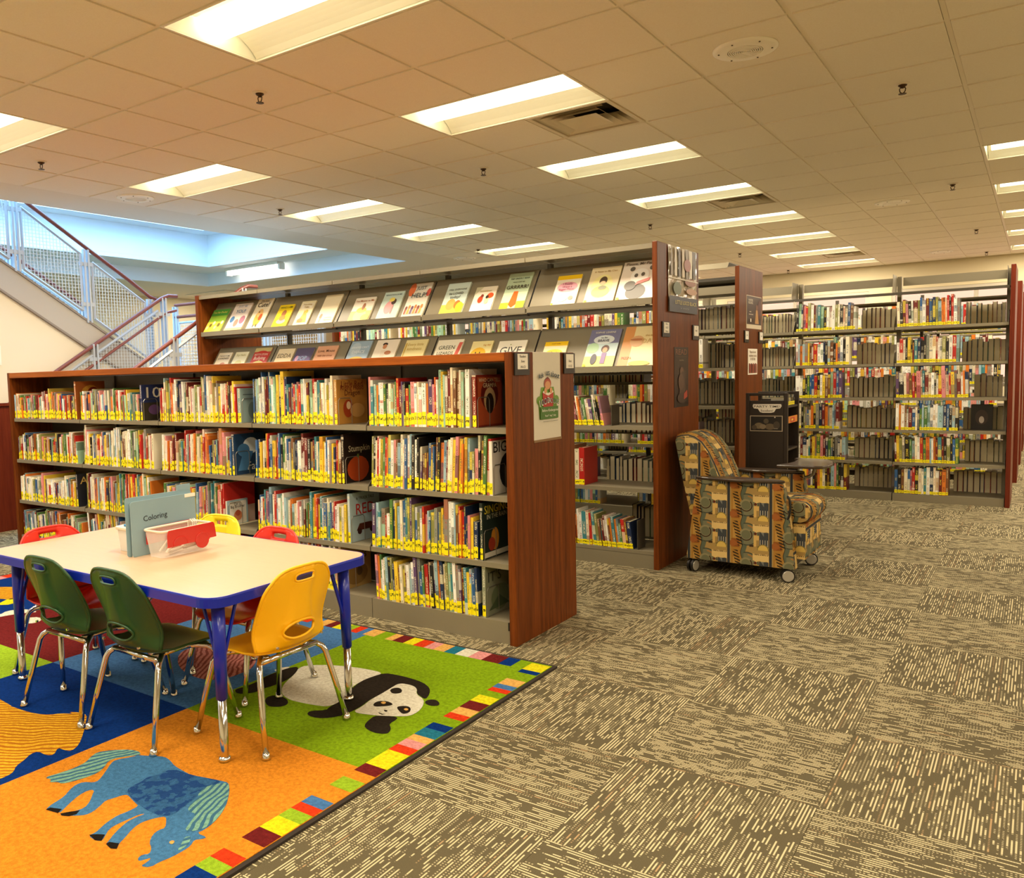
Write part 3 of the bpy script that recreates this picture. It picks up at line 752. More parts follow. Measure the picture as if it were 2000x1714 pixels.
EB = [
 (0, 0, .022, .262, .25, '#8a2a1a', [('r', .06, .04, .94, .96, '#b4502a'), ('e', .5, .62, .33, .30, '#6a1c14'), ('e', .5, .52, .22, .24, '#c9a878'), ('e', .5, .45, .15, .2, '#2a1c14'), ('t', 'WHO CAN TELL', .5, .9, .8, '#f0dcb0'), ('t', 'GRAMPA', .5, .80, .5, '#f0dcb0')], 'red-brown book, dark bird in an arched frame, closing the top shelf by the poster'),
 (0, 1, .018, .27, .25, '#e9e6da', [('t', 'BIG', .3, .88, .5, '#1c1a18'), ('e', .6, .42, .34, .34, '#1f1d1a'), ('e', .75, .35, .2, .2, '#77736a')], 'white and black BIG book closing the second shelf by the poster'),
 (0, 2, .016, .29, .27, '#27342c', [('t', 'SINGING', .5, .87, .86, '#e8d23c'), ('t', 'IN THE RAIN', .5, .74, .7, '#e0dcc0'), ('e', .42, .33, .14, .2, '#d08a2a'), ('e', .3, .25, .12, .12, '#a83a22'), ('r', .05, .03, .95, .12, '#e9e2cc')], 'dark green book lettered SINGING IN THE RAIN, third shelf by the poster'),
 (0, 3, .02, .27, .25, '#8f9278', [('t', "IT'S", .35, .74, .5, '#3c4236'), ('e', .55, .3, .35, .25, '#6f7a58'), ('p', [(.1, .1), (.5, .35), (.9, .12)], '#4a5a3c')], 'grey-green book closing the bottom shelf by the poster'),
 (1, 0, .02, .255, .26, '#c08a3e', [('t', 'Little Red', .5, .90, .7, '#7a2c18'), ('t', 'Riding Hood', .5, .80, .75, '#7a2c18'), ('t', 'Dragon', .5, .68, .5, '#5c2414'), ('e', .35, .35, .16, .2, '#a8441e'), ('e', .65, .3, .24, .16, '#d8a860'), ('e', .36, .42, .07, .09, '#f0d8b0')], 'tan book with a red hooded figure, top shelf of the second bay'),
 (1, 1, .018, .28, .26, '#2a1c18', [('t', 'Stumpkin', .5, .68, .7, '#d8c8a8'), ('e', .45, .28, .36, .26, '#b8481c'), ('r', .42, .5, .48, .58, '#6a7a38')], 'dark book with an orange pumpkin, second shelf of the second bay'),
 (1, 2, .016, .28, .26, '#b8cdd0', [('t', 'RED', .5, .66, .6, '#c02a22', 0, .22), ('p', [(.2, .22), (.8, .22), (.7, .36), (.3, .36)], '#5a2a1c'), ('e', .3, .2, .07, .06, '#3a1c14'), ('e', .7, .2, .07, .06, '#3a1c14'), ('t', 'A TRUCK TALE', .5, .88, .6, '#28323a')], 'pale blue book with RED and a small truck, third shelf of the second bay'),
 (1, 3, .018, .27, .26, '#b09050', [('t', "What's", .5, .7, .7, '#241c14'), ('e', .5, .3, .38, .24, '#8a6a34'), ('e', .6, .34, .1, .1, '#5a4426')], 'tan book lettered What\'s closing the bottom shelf of the second bay'),
 (2, 0, .03, .215, .19, '#8fa39c', [('r', .1, .80, .9, .83, '#5c6c68'), ('e', .5, .35, .2, .25, '#6f837e')], 'thick plain grey-green book, top shelf of the third bay'),
 (2, 1, .02, .26, .25, '#27415e', [('t', 'Fat', .6, .2, .36, '#e8e4d4'), ('e', .55, .7, .26, .2, '#dfe3de'), ('p', [(.1, .1), (.3, .6), (.62, .55), (.4, .1)], '#4a7aa4'), ('e', .3, .6, .2, .16, '#4a7aa4')], 'navy book with a pale blue shape closing the second shelf of the third bay'),
 (2, 2, .012, .165, .17, '#e6e2d2', [('r', 0, 0, 1, 1, '#9dbcc4'), ('r', .12, .06, .92, .94, '#efe9d8'), ('t', "I'm a", .5, .84, .3, '#2a2a2a'), ('t', 'Big Brother', .5, .72, .68, '#2a2a2a'), ('e', .5, .38, .2, .2, '#d88a5c'), ('e', .5, .48, .12, .12, '#c05a3a')], 'small pale book lettered Big Brother, third shelf of the third bay'),
 (3, 0, .02, .25, .19, '#2c3560', [('t', '10', .5, .78, .6, '#ece4cc', 0, .3), ('r', 0, 0, 1, .5, '#3c3428'), ('e', .5, .3, .25, .14, '#6a4a78')], 'navy book with a large striped 10, top shelf of the fourth bay'),
 (4, 0, .02, .285, .24, '#b0602a', [('e', .5, .6, .35, .3, '#d89a3a'), ('e', .6, .7, .2, .15, '#8a2a1a'), ('t', 'HOW', .4, .2, .5, '#f0d84a')], 'large orange and red book standing tall in the last bay of the top shelf'),
 (4, 2, .02, .25, .22, '#2a2c38', [('t', 'ABC', .5, .8, .8, '#e0c070', 0, .22)], 'dark book lettered ABC on the third shelf of the last bay'),
]
for bay, row, t, h, d, bg, items, lb in EB:
    end_book(ENDS[bay][row]-.008, LY+.012, LZ[row], t, h, d, bg, items, lb)
    if (bay, row) not in ((4, 0), (4, 2)):
        wire_bookend(ENDS[bay][row]-.004+t, LY+.02, LZ[row], 'thin steel wire bookend holding the row on the %s shelf, %s' % (ROWN[row], BAYN[bay]))
end_book(-2.330, LY+.008, LZ[3], .014, .165, .15, '#e8cf3a', [('t', 'AP', .5, .85, .6, '#b8282a', 0, .2), ('e', .6, .35, .35, .36, '#a8282a')], 'small yellow book lettered AP at the end of the bottom shelf')

# ---- signs on its end panel
def end_sign(x, y0, y1, z0, z1, lines, label):
    t = thing('sign_holder', label, 'sign', (x, (y0+y1)/2, z0), 0, 'shelf range signs')
    box('backing', M('sign_black', '#1d1712', .4), (x, y0, z0, x+.008, y1, z1), t)
    w, h = y1-y0, z1-z0; cy0, cy1, cz0, cz1 = y0+w*.17, y1-w*.14, z0+h*.26, z1-h*.05
    box('card', CARD, (x+.008, cy0, cz0, x+.0095, cy1, cz1), t)
    it = [('t', s, .5, .84-.34*i, wd, '#191614') for i, (s, wd) in enumerate(lines)]
    draw(MB(), (x+.0095, cy0, cz0), (0, 1, 0), (0, 0, 1), cy1-cy0, cz1-cz0, it).build('lettering', PRINT, t)
EX = -2.036
end_sign(EX, 3.420, 3.560, 1.325, 1.432, [('Readers', .6), ('Easy', .34), ('AA-CU', .5)], 'black sign holder with a white Easy AA-CU card, near corner of the low end panel')
end_sign(EX, 3.925, 4.048, 1.325, 1.432, [('', .3), ('Easy', .36), ('CU-ZZ', .5)], 'black sign holder with a white Easy CU-ZZ card, far corner of the low end panel')
po = thing('poster', 'white reading-programme poster with a red and green reader emblem, on the low end panel', 'poster', (EX, 3.745, .99))
box('sheet', M('poster_paper', '#dcd5c4', .45), (EX, 3.604, .995, EX+.0015, 3.890, 1.436), po)
box('holder_strip', M('clear_strip', '#8a6a4a', .2), (EX, 3.602, .985, EX+.004, 3.893, .997), po)
W3 = '#2f4a5c'
it = [('e', .5, .655, .11, .05, '#7a2a20'), ('p', [(.27, .60), (.73, .60), (.78, .50), (.84, .42), (.86, .23), (.2, .23), (.16, .42), (.22, .50)], '#6f9a34'), ('e', .2, .45, .1, .05, '#6f9a34'), ('e', .82, .45, .1, .05, '#6f9a34'),
      ('e', .5, .64, .13, .065, '#b04a34'), ('e', .5, .62, .10, .05, '#d89a6a'), ('p', [(.42, .69), (.58, .69), (.5, .72)], '#7a2a20'), ('p', [(.30, .54), (.5, .50), (.70, .54), (.68, .34), (.5, .31), (.32, .34)], '#b82a22'), ('p', [(.30, .54), (.5, .50), (.5, .53), (.33, .56)], '#f4efe0'), ('p', [(.70, .54), (.5, .50), (.5, .53), (.67, .56)], '#f4efe0'),
      ('e', .40, .56, .05, .035, '#d89a6a'), ('e', .60, .56, .05, .035, '#d89a6a'), ('r', .2, .235, .86, .375, '#47762c')]
for i, (s, u, rot) in enumerate((('Ask', .23, .22), ('us', .47, 0), ('about', .74, -.16))): it += [('t', s, u+.008, .757-abs(rot)*.12, [.2, .13, .33][i], '#10181c', rot, .07), ('t', s, u, .76-abs(rot)*.12, [.19, .12, .32][i], W3, rot, .062)]
for i, (s, u, rot) in enumerate((('1000', .33, .18), ('BOOKS', .68, -.12))): it += [('t', s, u, .435, [.36, .42][i], '#f8f4e6', rot, .075), ('t', s, u, .437, [.33, .39][i], W3, rot, .06)]
it += [('t', 'Before Kindergarten', .53, .33, .6, '#f2efe0', 0, .04), ('t', 'Read * sing * play', .53, .27, .4, '#f2efe0', 0, .03), ('r', .25, .205, .8, .21, '#6a6a60')]
draw(MB(), (EX+.0015, 3.604, .995), (0, 1, 0), (0, 0, 1), .286, .441, it).build('emblem', PRINT, po)

# ---- the tall double-sided bookcase with the sloping display shelves
TLX = [-6.655, -5.82, -4.886, -3.95, -3.006, -2.055]; TX = -2.02; TY = 5.235
tall = thing('tall_bookcase', 'tall cherry wood bookcase with two sloping grey display shelves of face-out books', 'bookcase', (-4.3, 5.58, 0))
box('end_panel', WOOD, (TX-.035, 5.22, 0, TX, 6.02, 2.158), tall, .003)
box('end_panel', WOOD, (-6.695, 5.22, 0, -6.655, 6.02, 2.158), tall, .003)
for a, b_ in zip(TLX[:-1], TLX[1:]):
    a2, b2 = a+.003, b_-.003
    MB().prism([(TY, 2.118), (TY, 2.150), (5.62, 2.152), (5.62, 2.146), (TY+.008, 2.144), (TY+.008, 2.118)], 0, a2, b2).build('canopy', SHELF, tall)
    MB().prism([(5.99, 2.118), (5.99, 2.150), (5.63, 2.152), (5.63, 2.146), (5.98, 2.144), (5.98, 2.118)], 0, a2, b2).build('canopy', SHELF_DK, tall)
    for z in (1.79, 1.35):
        # sloping board with a small kerb that stops the books
        MB().prism([(TY+.004, z-.03), (TY+.004, z+.012), (TY+.010, z+.012), (TY+.012, z), (TY+.036, z), (TY+.036+.2016, z+.298), (TY+.036+.2056, z+.294), (TY+.044, z-.010), (TY+.02, z-.03)], 0, a2, b2-.008).build('display_shelf', SHELF, tall)
        MB().box(a2, TY+.05, z-.05, b2, 5.60, z-.034).build('shelf_deck', SHELF_DK, tall)
    for z in (.957, .537, .118):
        lip_shelf('shelf', a2, b2, TY, 5.60, z, tall)
    for z in (1.62, 1.245, .875, .485, .118): lip_shelf('shelf', a2, b2, 5.99, 5.64, z, tall, True)
    box('base_plate', SHELF, (a2, TY, 0, b2, TY+.012, .094), tall)
for i, x in enumerate(TLX):
    if 0 < i < 6: box('upright', SHELF_DK, (x-.016, 5.60, 0, x+.016, 5.64, 2.14), tall)
    if i > 0:
        for z in (.957, .537): MB().prism([(TY+.004, z-.025), (TY+.004, z+.004), (TY+.10, z+.11), (5.60, z+.15), (5.60, z-.025)], 0, x-.006, x-.003).build('shelf_bracket', SHELF_DK, tall)
        for z in (1.79, 1.35): MB().prism([(TY+.03, z-.05), (TY+.03, z), (TY+.235, z+.29), (5.60, z+.29), (5.60, z-.05)], 0, x-.008, x-.004).build('shelf_bracket', BLACK, tall)
# books on its lower shelves, end bay: leaning labelled spines in front, page edges of the other side behind
def chap(n, x, y, z_, t, h, d, le, nm, col, ink, rr, where='', kind='chapter_book'):
    size = 'slim' if t < .012 else ('thick' if t > .022 else 'tall' if h > .21 else 'short')
    spine_book(kind, 'book', x, y, z_, t, h, d, le, col, ink, rr.uniform(.034, .042), '%s %s chapter book, %s along %s of tall bookcase' % (size, nm, ordinal(n), where), 'chapter books in the tall bookcase', rr.random()*40)
r = random.Random(51)
row_of_books(r, -2.87, -2.41, TY+.004, .957, .17, .225, .009, .02, .14, .17, -.16, lambda *a: chap(*a, where='upper open shelf'))
row_of_books(r, -2.87, -2.56, TY+.004, .537, .22, .29, .02, .045, .18, .22, 0, lambda *a: chap(*a, where='middle open shelf'))
row_of_books(r, -2.87, -2.20, TY+.004, .118, .17, .235, .010, .022, .15, .18, -.12, lambda *a: chap(*a, where='bottom open shelf'))
def shelf_end(x, y, z, h, label, d=.13):
    t = thing('bookend', label, 'bookend', (x, y, z), 0, 'plate bookends'); DKG = M('bookend_grey', '#5a5548', .45)
    MB().box(0, 0, 0, .003, d, h).build('plate', DKG, t, local=True); MB().box(-.09, 0, 0, 0, d, .0015).build('foot', DKG, t, local=True)
shelf_end(-2.36, TY+.01, .957, .14, 'grey steel bookend behind the leaning row on the upper open shelf'); shelf_end(-2.18, TY+.01, .118, .20, 'grey steel bookend closing the bottom row of the tall bookcase')
tallmass = Mass(); r = random.Random(77)
def fores(r, x0, x1, y, z, hmin, hmax, kind, where, group, mass=None, tmin=.018, tmax=.042, fill=1.0):
    x = x0; n = 0
    while True:
        t = r.uniform(tmin, tmax)
        if x+t > x1: break
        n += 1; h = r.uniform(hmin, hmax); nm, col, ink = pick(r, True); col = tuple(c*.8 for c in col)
        fore_book(kind, 'book', x, y, z, t, h, r.uniform(.14, .165), col, None if mass is not None else '%s book, page edges out, %s along %s' % ('thick' if t > .032 else 'thin' if t < .023 else 'medium', ordinal(n), where), group, mass)
        x += t+r.uniform(.001, .006)
for z, w in ((.875, 'upper rear row of tall bookcase'), (.485, 'middle rear row of tall bookcase')):
    fores(r, -2.60, -2.06, 5.69, z, .185, .225, 'turned_book', w, 'page edges seen through the tall bookcase')
fores(r, -2.40, -2.06, 5.69, .118, .20, .24, 'turned_book', 'bottom rear row of tall bookcase', 'page edges seen through the tall bookcase')
for a, b_ in zip(TLX[:-2], TLX[1:-1]):
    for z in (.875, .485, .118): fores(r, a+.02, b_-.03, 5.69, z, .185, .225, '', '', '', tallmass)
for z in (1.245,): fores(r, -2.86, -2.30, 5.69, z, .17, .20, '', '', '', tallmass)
tag(tallmass.done('turned_book_rows'), 'rows of page edges deep inside the tall bookcase', 'books')
# ---- face-out books on the sloping shelves
def display_book(x, w, h, zb, bg, items, label, d=.012):
    mb = MB(); c = lin(bg)
    mb.box(0, 0, 0, w, .002, h, 0, c, c); mb.box(0, d-.002, 0, w, d, h, 0, c, c); mb.box(0, .002, 0, .002, d-.002, h, 0, c, c)
    o = mb.build('display_book', PRINT, None, local=True); o.location = (x, TY+.0252, zb+.0085); o.rotation_euler = (-math.radians(34.08), 0, 0)
    tag(o, label, 'book', 'face-out books on the display shelves')
    MB().box(.002, .002, .002, w-.003, d-.002, h-.003).build('page_block', PAGE, o, local=True)
    # the print faces the aisle (-y)
    draw(MB(), (0, 0, 0), (1, 0, 0), (0, 0, 1), w, h, items).build('cover_print', PRINT, o, local=True)
K = '#3a302a'
T = lambda s, v, wd, c=K, u=.5, mh=.2, rot=0: ('t', s, u, v, wd, c, rot, mh)
yl = ('r', .02, .005, .10, .07, '#f0dc1a')
UB = [
 (-6.645, .245, .271, '#8fb83a', [('r', 0, .72, 1, 1, '#4f9a3c'), ('r', 0, 0, 1, .45, '#d8c84a')]+[('e', .1+.16*i, .2+.1*(i % 3), .07, .08, ['#e8dca0', '#7a6a2a', '#f0e8c0'][i % 3]) for i in range(6)]+[T('Too Far Ducks!', .86, .84, '#f4e86a')], 'green and yellow crowd-scene book, first on the upper display shelf'),
 (-6.345, .245, .319, '#f0e2d4', [('e', .2, .42, .12, .12, '#5a86b4'), ('e', .5, .28, .12, .14, '#d8907a'), ('e', .8, .38, .15, .15, '#b87a8a'), ('r', 0, 0, 1, .1, '#e8d890'), T('JUST BE', .88, .5, '#7a86a0'), T('YOU!', .70, .55, '#5a8ab0')], 'pale pink book with blue YOU lettering, upper display shelf'),
 (-6.035, .212, .349, '#efe2c0', [('e', .5, .36, .24, .26, '#e8a84a'), ('e', .5, .52, .17, .14, '#ecc07a'), ('e', .62, .38, .10, .11, '#c8562a'), ('e', .43, .55, .03, .025, '#2a221a'), ('r', .38, .06, .42, .14, K), ('r', .58, .06, .62, .14, K), T("I'm not", .92, .5, K), T('Cute!', .79, .74, '#2a221a')], 'cream Cute book with an orange bird, upper display shelf'),
 (-5.69, .192, .250, '#eed01c', [('e', .5, .25, .3, .11, '#c8a0a8'), ('e', .5, .6, .15, .15, '#a86a3c'), ('e', .5, .40, .2, .12, '#d08a3c'), T('WHO I AM', .87, .8, '#4a5a30')], 'bright yellow book with a seated figure, upper display shelf'),
 (-5.415, .175, .268, '#ece2b8', [('r', .12, .68, .9, .9, '#f2ead0'), ('p', [(.2, .12), (.85, .12), (.75, .35), (.62, .55), (.45, .62), (.42, .4)], '#e0a83a'), ('e', .62, .55, .1, .08, '#c8b83a'), ('e', .4, .2, .2, .08, '#d8823a'), T('Friendship', .84, .62, '#b89a4a'), T('Tales', .74, .35, '#b89a4a')], 'pale book with a yellow-green frog shape, upper display shelf'),
 (-5.138, .202, .311, '#f0e4c0', [('e', .2, .26, .08, .09, '#d8744a'), ('r', .17, .05, .23, .2, '#d8a08a'), T('a small thing', .2, .4, '#b87a5a', .65), T('happened', .12, .4, '#b87a5a', .65)], 'plain cream book with one small red figure, upper display shelf'),
 (-4.755, .227, .243, '#f0e8d2', [('r', 0, 0, 1, .42, '#c8c85a'), ('e', .5, .22, .3, .26, '#e8c88a'), ('e', .5, .45, .24, .12, '#e8c23a'), ('e', .55, .6, .07, .15, '#a8683c'), ('e', .8, .12, .2, .14, '#e6d83a'), T('You Matter to Me', .85, .9, '#b0602a')], 'white book with a big yellow hat and fields, upper display shelf'),
 (-4.445, .21, .274, '#c8dcd0', [('e', .45, .42, .22, .24, '#e0a0a0'), ('e', .62, .62, .12, .11, '#4a342a'), ('e', .5, .70, .14, .08, '#ecd868'), ('r', .62, .18, .68, .5, '#c88a8a'), T('REFLECTION IN ME', .88, .8, '#5a6a70')], 'pale green book with pink round figure, upper display shelf'),
 (-4.178, .205, .335, '#f0ead8', [('e', .08, .82, .16, .2, '#e87a4a'), ('e', .95, .7, .1, .12, '#e06a5a')]+[('e', .12+.15*i, .26+.03*(i % 2), .06, .06, ['#8a4a3a', '#d88a4a', '#6a3a5a', '#c8783a'][i % 4]) for i in range(6)]+[('r', .08+.15*i, .08, .16+.15*i, .22, ['#b0604a', '#e0b04a', '#7a5a8a', '#d09a4a'][i % 4]) for i in range(6)]+[T('JUST', .82, .5, '#3a4a54', .55), T('HELP!', .62, .72, '#3a4a54', .55)], 'white book lettered JUST HELP with a row of people, upper display shelf'),
 (-3.803, .212, .297, '#cfe0d4', [('r', 0, 0, 1, .3, '#d8cc5a'), ('e', .4, .3, .2, .18, '#e0b05a'), ('e', .7, .28, .14, .14, '#b87a3a'), ('e', .82, .2, .16, .16, '#e6d83a'), T('WILL EVERYONE', .78, .8, '#4a4640'), T('be LOVED', .65, .62, '#3a3630'), T('today?', .52, .45, '#4a4640')], 'pale blue-green book with animals in a yellow meadow, upper display shelf'),
 (-3.518, .19, .232, '#efe6ce', [('r', 0, 0, 1, .3, '#b8c0dc'), ('p', [(0, .68), (0, 1), (.35, 1)], '#c8c4a0'), ('e', .78, .62, .15, .11, '#d8582a'), ('e', .35, .48, .12, .14, '#c8482a'), ('e', .4, .62, .07, .07, '#8a3a2a'), ('e', .66, .42, .09, .14, '#e8d8a0'), ('e', .66, .56, .07, .07, '#3a2a22'), T('Sometimes', .82, .55, '#b8a050')], 'white book with two children and a red umbrella, upper display shelf'),
 (-3.253, .205, .332, '#b8cba8', [('r', 0, 0, 1, .45, '#e2dcb4'), ('r', 0, 0, .35, .18, '#e6dc3a'), ('r', .66, 0, 1, .2, '#e6dc3a'), ('p', [(.42, .48), (.60, .48), (.66, .12), (.5, .03), (.34, .12)], '#d8641e'), T('THE GRIZZLY BEAR', .84, .8, '#1e1c1a'), T('WHO LOST HIS', .74, .5, '#1e1c1a'), T('GRRRRR!', .60, .9, '#3c2a1e', .5, .16)], 'green book lettered GRRRRR with an orange tie, upper display shelf'),
 (-2.825, .19, .262, '#efe6cc', [('r', 0, .86, 1, 1, '#eec41c'), ('e', .5, .6, .42, .17, '#e0a4b0'), ('e', .42, .25, .22, .14, '#8ac0d0'), ('e', .76, .22, .1, .07, '#8a8a7a'), T('I Really', .69, .4, '#8a2a4a'), T('Want a', .60, .4, '#8a2a4a'), T('Bigger Piece!', .51, .62, '#8a2a4a'), yl], 'white book with a yellow top band and pink bubble, upper display shelf'),
 (-2.570, .222, .305, '#efdfb4', [('e', .48, .45, .36, .33, '#f2e8a0'), ('e', .48, .3, .3, .16, '#e0d068'), ('e', .5, .6, .13, .12, '#5a4a3a'), ('e', .5, .53, .1, .06, '#e8c8a0'), ('e', .52, .4, .14, .06, '#8a8a6a'), T('A Note to My Clan', .86, .76, '#b8965a'), yl], 'cream book with a round yellow garden picture, upper display shelf'),
 (-2.335, .262, .325, '#f0e4d4', [('e', .5, .2, .27, .2, '#6a645a'), ('e', .52, .6, .25, .2, '#f8f4ea'), ('e', .28, .8, .07, .06, '#6a645a'), ('e', .8, .8, .06, .06, '#6a645a'), ('e', .42, .62, .05, .05, '#6a645a'), ('e', .6, .64, .05, .05, '#6a645a'), ('e', .32, .36, .16, .12, '#6a645a'), ('p', [(.45, .36), (.8, .46), (.82, .54), (.48, .45)], '#d8827a'), T('Please, Mr Panda', .92, .84, '#6a5a4c'), yl], 'pinkish-white book with a panda holding a box, upper display shelf'),
]
LB = [
 (-6.61, .20, .292, '#efe2c4', [T('THE BOTTOM', .86, .7), T('of KINDNESS', .76, .8), ('e', .6, .5, .2, .1, '#c8907a')], 'cream book with small dark lettering, first on the lower display shelf'),
 (-6.36, .19, .291, '#ece4bc', [T('Say Hello', .86, .7, '#a8a050'), ('e', .5, .55, .25, .12, '#d8d090')], 'pale yellow-green book, second on the lower display shelf'),
 (-6.09, .225, .325, '#b84a34', [('r', 0, .86, 1, 1, '#c8b87a'), ('e', .5, .7, .48, .2, '#c03a2a'), ('e', .5, .35, .4, .2, '#c8c070'), T('BETTY STOPS', .76, .8, '#f0e4c8'), T('Bullying', .62, .7, '#f0e4c8')], 'red book with a pale green border, lower display shelf'),
 (-5.76, .215, .299, '#ead8b0', [T('EDDA', .74, .82, '#6a5a40', .5, .24)], 'tan book lettered EDDA, lower display shelf'),
 (-5.52, .225, .298, '#5c5470', [('e', .5, .55, .45, .18, '#7a6a90'), ('e', .2, .62, .1, .1, '#d8a0b8'), T('POP', .62, .5, '#a8c8e0', .5, .22)], 'dark purple book lettered POP, lower display shelf'),
 (-5.26, .25, .306, '#dca480', [T('Love, Mouse', .82, .8, '#4a2a1c'), T('with the circus', .66, .7, '#8a4a30'), ('e', .3, .4, .08, .06, '#2a1c14'), ('e', .7, .4, .08, .06, '#2a1c14')], 'salmon book with dark brown lettering, lower display shelf'),
 (-4.865, .235, .338, '#9ab0c0', [('e', .3, .75, .25, .2, '#b4c4cc'), ('e', .5, .42, .35, .1, '#e0b83a'), T('GIRAFFES CAN\'T', .80, .85, '#e8ecec'), T('DANCE', .66, .6, '#e8ecec')], 'blue night-sky book lettered DANCE, lower display shelf'),
 (-4.575, .245, .336, '#efe2cc', [('e', .42, .86, .11, .05, '#3a2a20'), ('e', .43, .79, .09, .07, '#c88a62'), ('r', .34, .45, .52, .68, '#e8d8c0'), ('e', .65, .6, .14, .06, '#b87850')], 'cream book with a dark-haired boy, lower display shelf'),
 (-4.255, .225, .319, '#e8d89a', [T('Every little', .84, .7, '#b89a4a'), T('kindness', .72, .65, '#b89a4a'), ('r', .04, .3, .10, .9, '#c8a84a')], 'yellow-cream book covered in small lettering, lower display shelf'),
 (-3.922, .25, .30, '#efe8d0', [T('GREEN', .75, .62, '#3c4438', .42), T('LIZARDS', .57, .62, '#3c4438', .42), ('p', [(.78, .4), (.92, .4), (.99, .9), (.86, .9)], '#d8685a')], 'white book lettered GREEN with a red stripe, lower display shelf'),
 (-3.58, .19, .27, '#eee0a0', [('e', .42, .52, .38, .26, '#ecb83a'), ('e', .3, .6, .03, .03, K), ('e', .5, .6, .03, .03, K), T('big day', .85, .35, '#d09a4a', .75)], 'yellow book with a round golden face, lower display shelf'),
 (-3.335, .245, .26, '#f0ead6', [T('GIVE', .66, .75, '#4a4a48', .5, .26), ('e', .45, .86, .02, .02, '#8a9a4a')], 'white book lettered GIVE, lower display shelf'),
 (-2.93, .185, .23, '#efe6b8', [('r', 0, .84, 1, 1, '#eec41c'), ('e', .5, .58, .36, .13, '#e8d84a'), T('I Broke', .58, .45, '#8a6a2a'), T('small reader', .92, .4, '#a8781c')], 'small white book with a yellow top band, lower display shelf'),
 (-2.585, .23, .315, '#7c7c9c', [('r', 0, 0, 1, .28, '#e8e07a'), ('r', 0, .28, 1, .62, '#b8cccc'), ('e', .5, .72, .34, .12, '#d8e0e0'), ('e', .2, .5, .2, .14, '#a8c8a0'), ('e', .62, .47, .13, .1, '#5a3a28'), ('e', .62, .44, .08, .07, '#d8a07a'), ('r', .55, .08, .7, .36, '#8a6a9a'), ('e', .32, .2, .1, .14, '#4a4450'), T('SOPHIE LEARNS', .91, .66, '#ece8d8'), T('to be', .77, .2, '#4a4a68'), T('BRAVE', .69, .36, '#4a4a68'), yl], 'purple-blue book with a girl and a dark dog, lower display shelf'),
 (-2.325, .255, .325, '#ecd9a0', [('r', 0, 0, .28, 1, '#dc9a5c'), ('e', .4, .62, .2, .14, '#d8a878'), ('e', .4, .66, .2, .03, '#b87850'), T('DAY', .62, .4, '#c8a868', .74), T('the best', .76, .3, '#c8a868', .75), ('e', .6, .06, .3, .06, '#d8c04a'), T('PIZZA', .2, .28, '#a86a4a', .22)], 'orange and cream glossy book nearest the end panel, lower display shelf'),
]
for x, w, h, bg, it, lb in UB: display_book(x, w, h, 1.79, bg, it, lb)
for x, w, h, bg, it, lb in LB: display_book(x, w, h, 1.35, bg, it, lb)

# ---- posters and signs on the tall end panel
po = thing('poster', 'crinkled glossy poster of pastries with a navy title band, top of the tall end panel', 'poster', (TX, 5.67, 1.71))
POSTM = M('poster_gloss', '#c8bfae', .12, coat=.5)
mb = MB(); n = 10                                              # crinkled sheet in a sleeve
for i in range(n):
    for j in range(8):
        def Q(i, j): return (TX+.006+.006*math.sin(i*2.1+j*1.3)*(1 if 0 < i < n and 0 < j < 8 else .2), 5.40+.555*i/n, 1.715+.44*j/8)
        mb.face([Q(i, j), Q(i+1, j), Q(i+1, j+1), Q(i, j+1)])
mb.build('sleeve', POSTM, po)
it = [('r', 0, 0, 1, .24, '#252a3c')]+[('p', [(.04+.13*i, .55), (.13+.13*i, .55), (.09+.14*i, .98), (.06+.12*i, .98)], ['#8a7a62', '#e8e0d0', '#4a3c30', '#d8c8b0'][i % 4]) for i in range(7)]+[('e', .72, .48, .2, .06, '#9a5a3a'), ('e', .76, .34, .2, .05, '#c89a7a'), ('e', .25, .36, .14, .10, '#5a6a40'), ('r', 0, .50, 1, .515, '#efe8da'), ('e', .6, .74, .12, .1, '#a04a34')]
it += [T('LITTLE LOCO BLACK', .15, .76, '#d8c86a', .55, .06), T('a story', .06, .3, '#8a8a8a', .5, .03)]
draw(MB(), (TX+.013, 5.40, 1.715), (0, 1, 0), (0, 0, 1), .555, .44, it).build('picture', PRINT, po)
end_sign(TX, 5.290, 5.425, 1.545, 1.645, [('Easy', .35), ('DI-ZZ', .45), ('Books', .5)], 'black sign holder with a white card, near corner of the tall end panel')
end_sign(TX, 5.875, 6.010, 1.535, 1.640, [('J', .1), ('FIC', .4)], 'black sign holder with a white card, far corner of the tall end panel')
po = thing('poster', 'dark brown narrow READ poster with a seated figure, middle of the tall end panel', 'poster', (TX, 5.655, 1.07))
box('sheet', M('poster_dark', '#2a1a12', .3), (TX, 5.515, 1.068, TX+.002, 5.795, 1.480), po)
draw(MB(), (TX+.002, 5.515, 1.068), (0, 1, 0), (0, 0, 1), .28, .412, [T('READ', .92, .8, '#8a5a3c', .5, .09), ('r', .1, .84, .9, .845, '#6a4a34'), T('at your library', .78, .3, '#a89a80', .5, .03), ('e', .5, .60, .13, .07, '#6a4a34'), ('p', [(.3, .15), (.78, .15), (.7, .55), (.55, .6), (.4, .55)], '#4a3426'), ('e', .45, .42, .2, .14, '#5a4030'), ('e', .5, .15, .32, .09, '#3c281c'), ('p', [(.62, .12), (.88, .16), (.86, .28), (.64, .22)], '#a83a24')]).build('picture', PRINT, po)

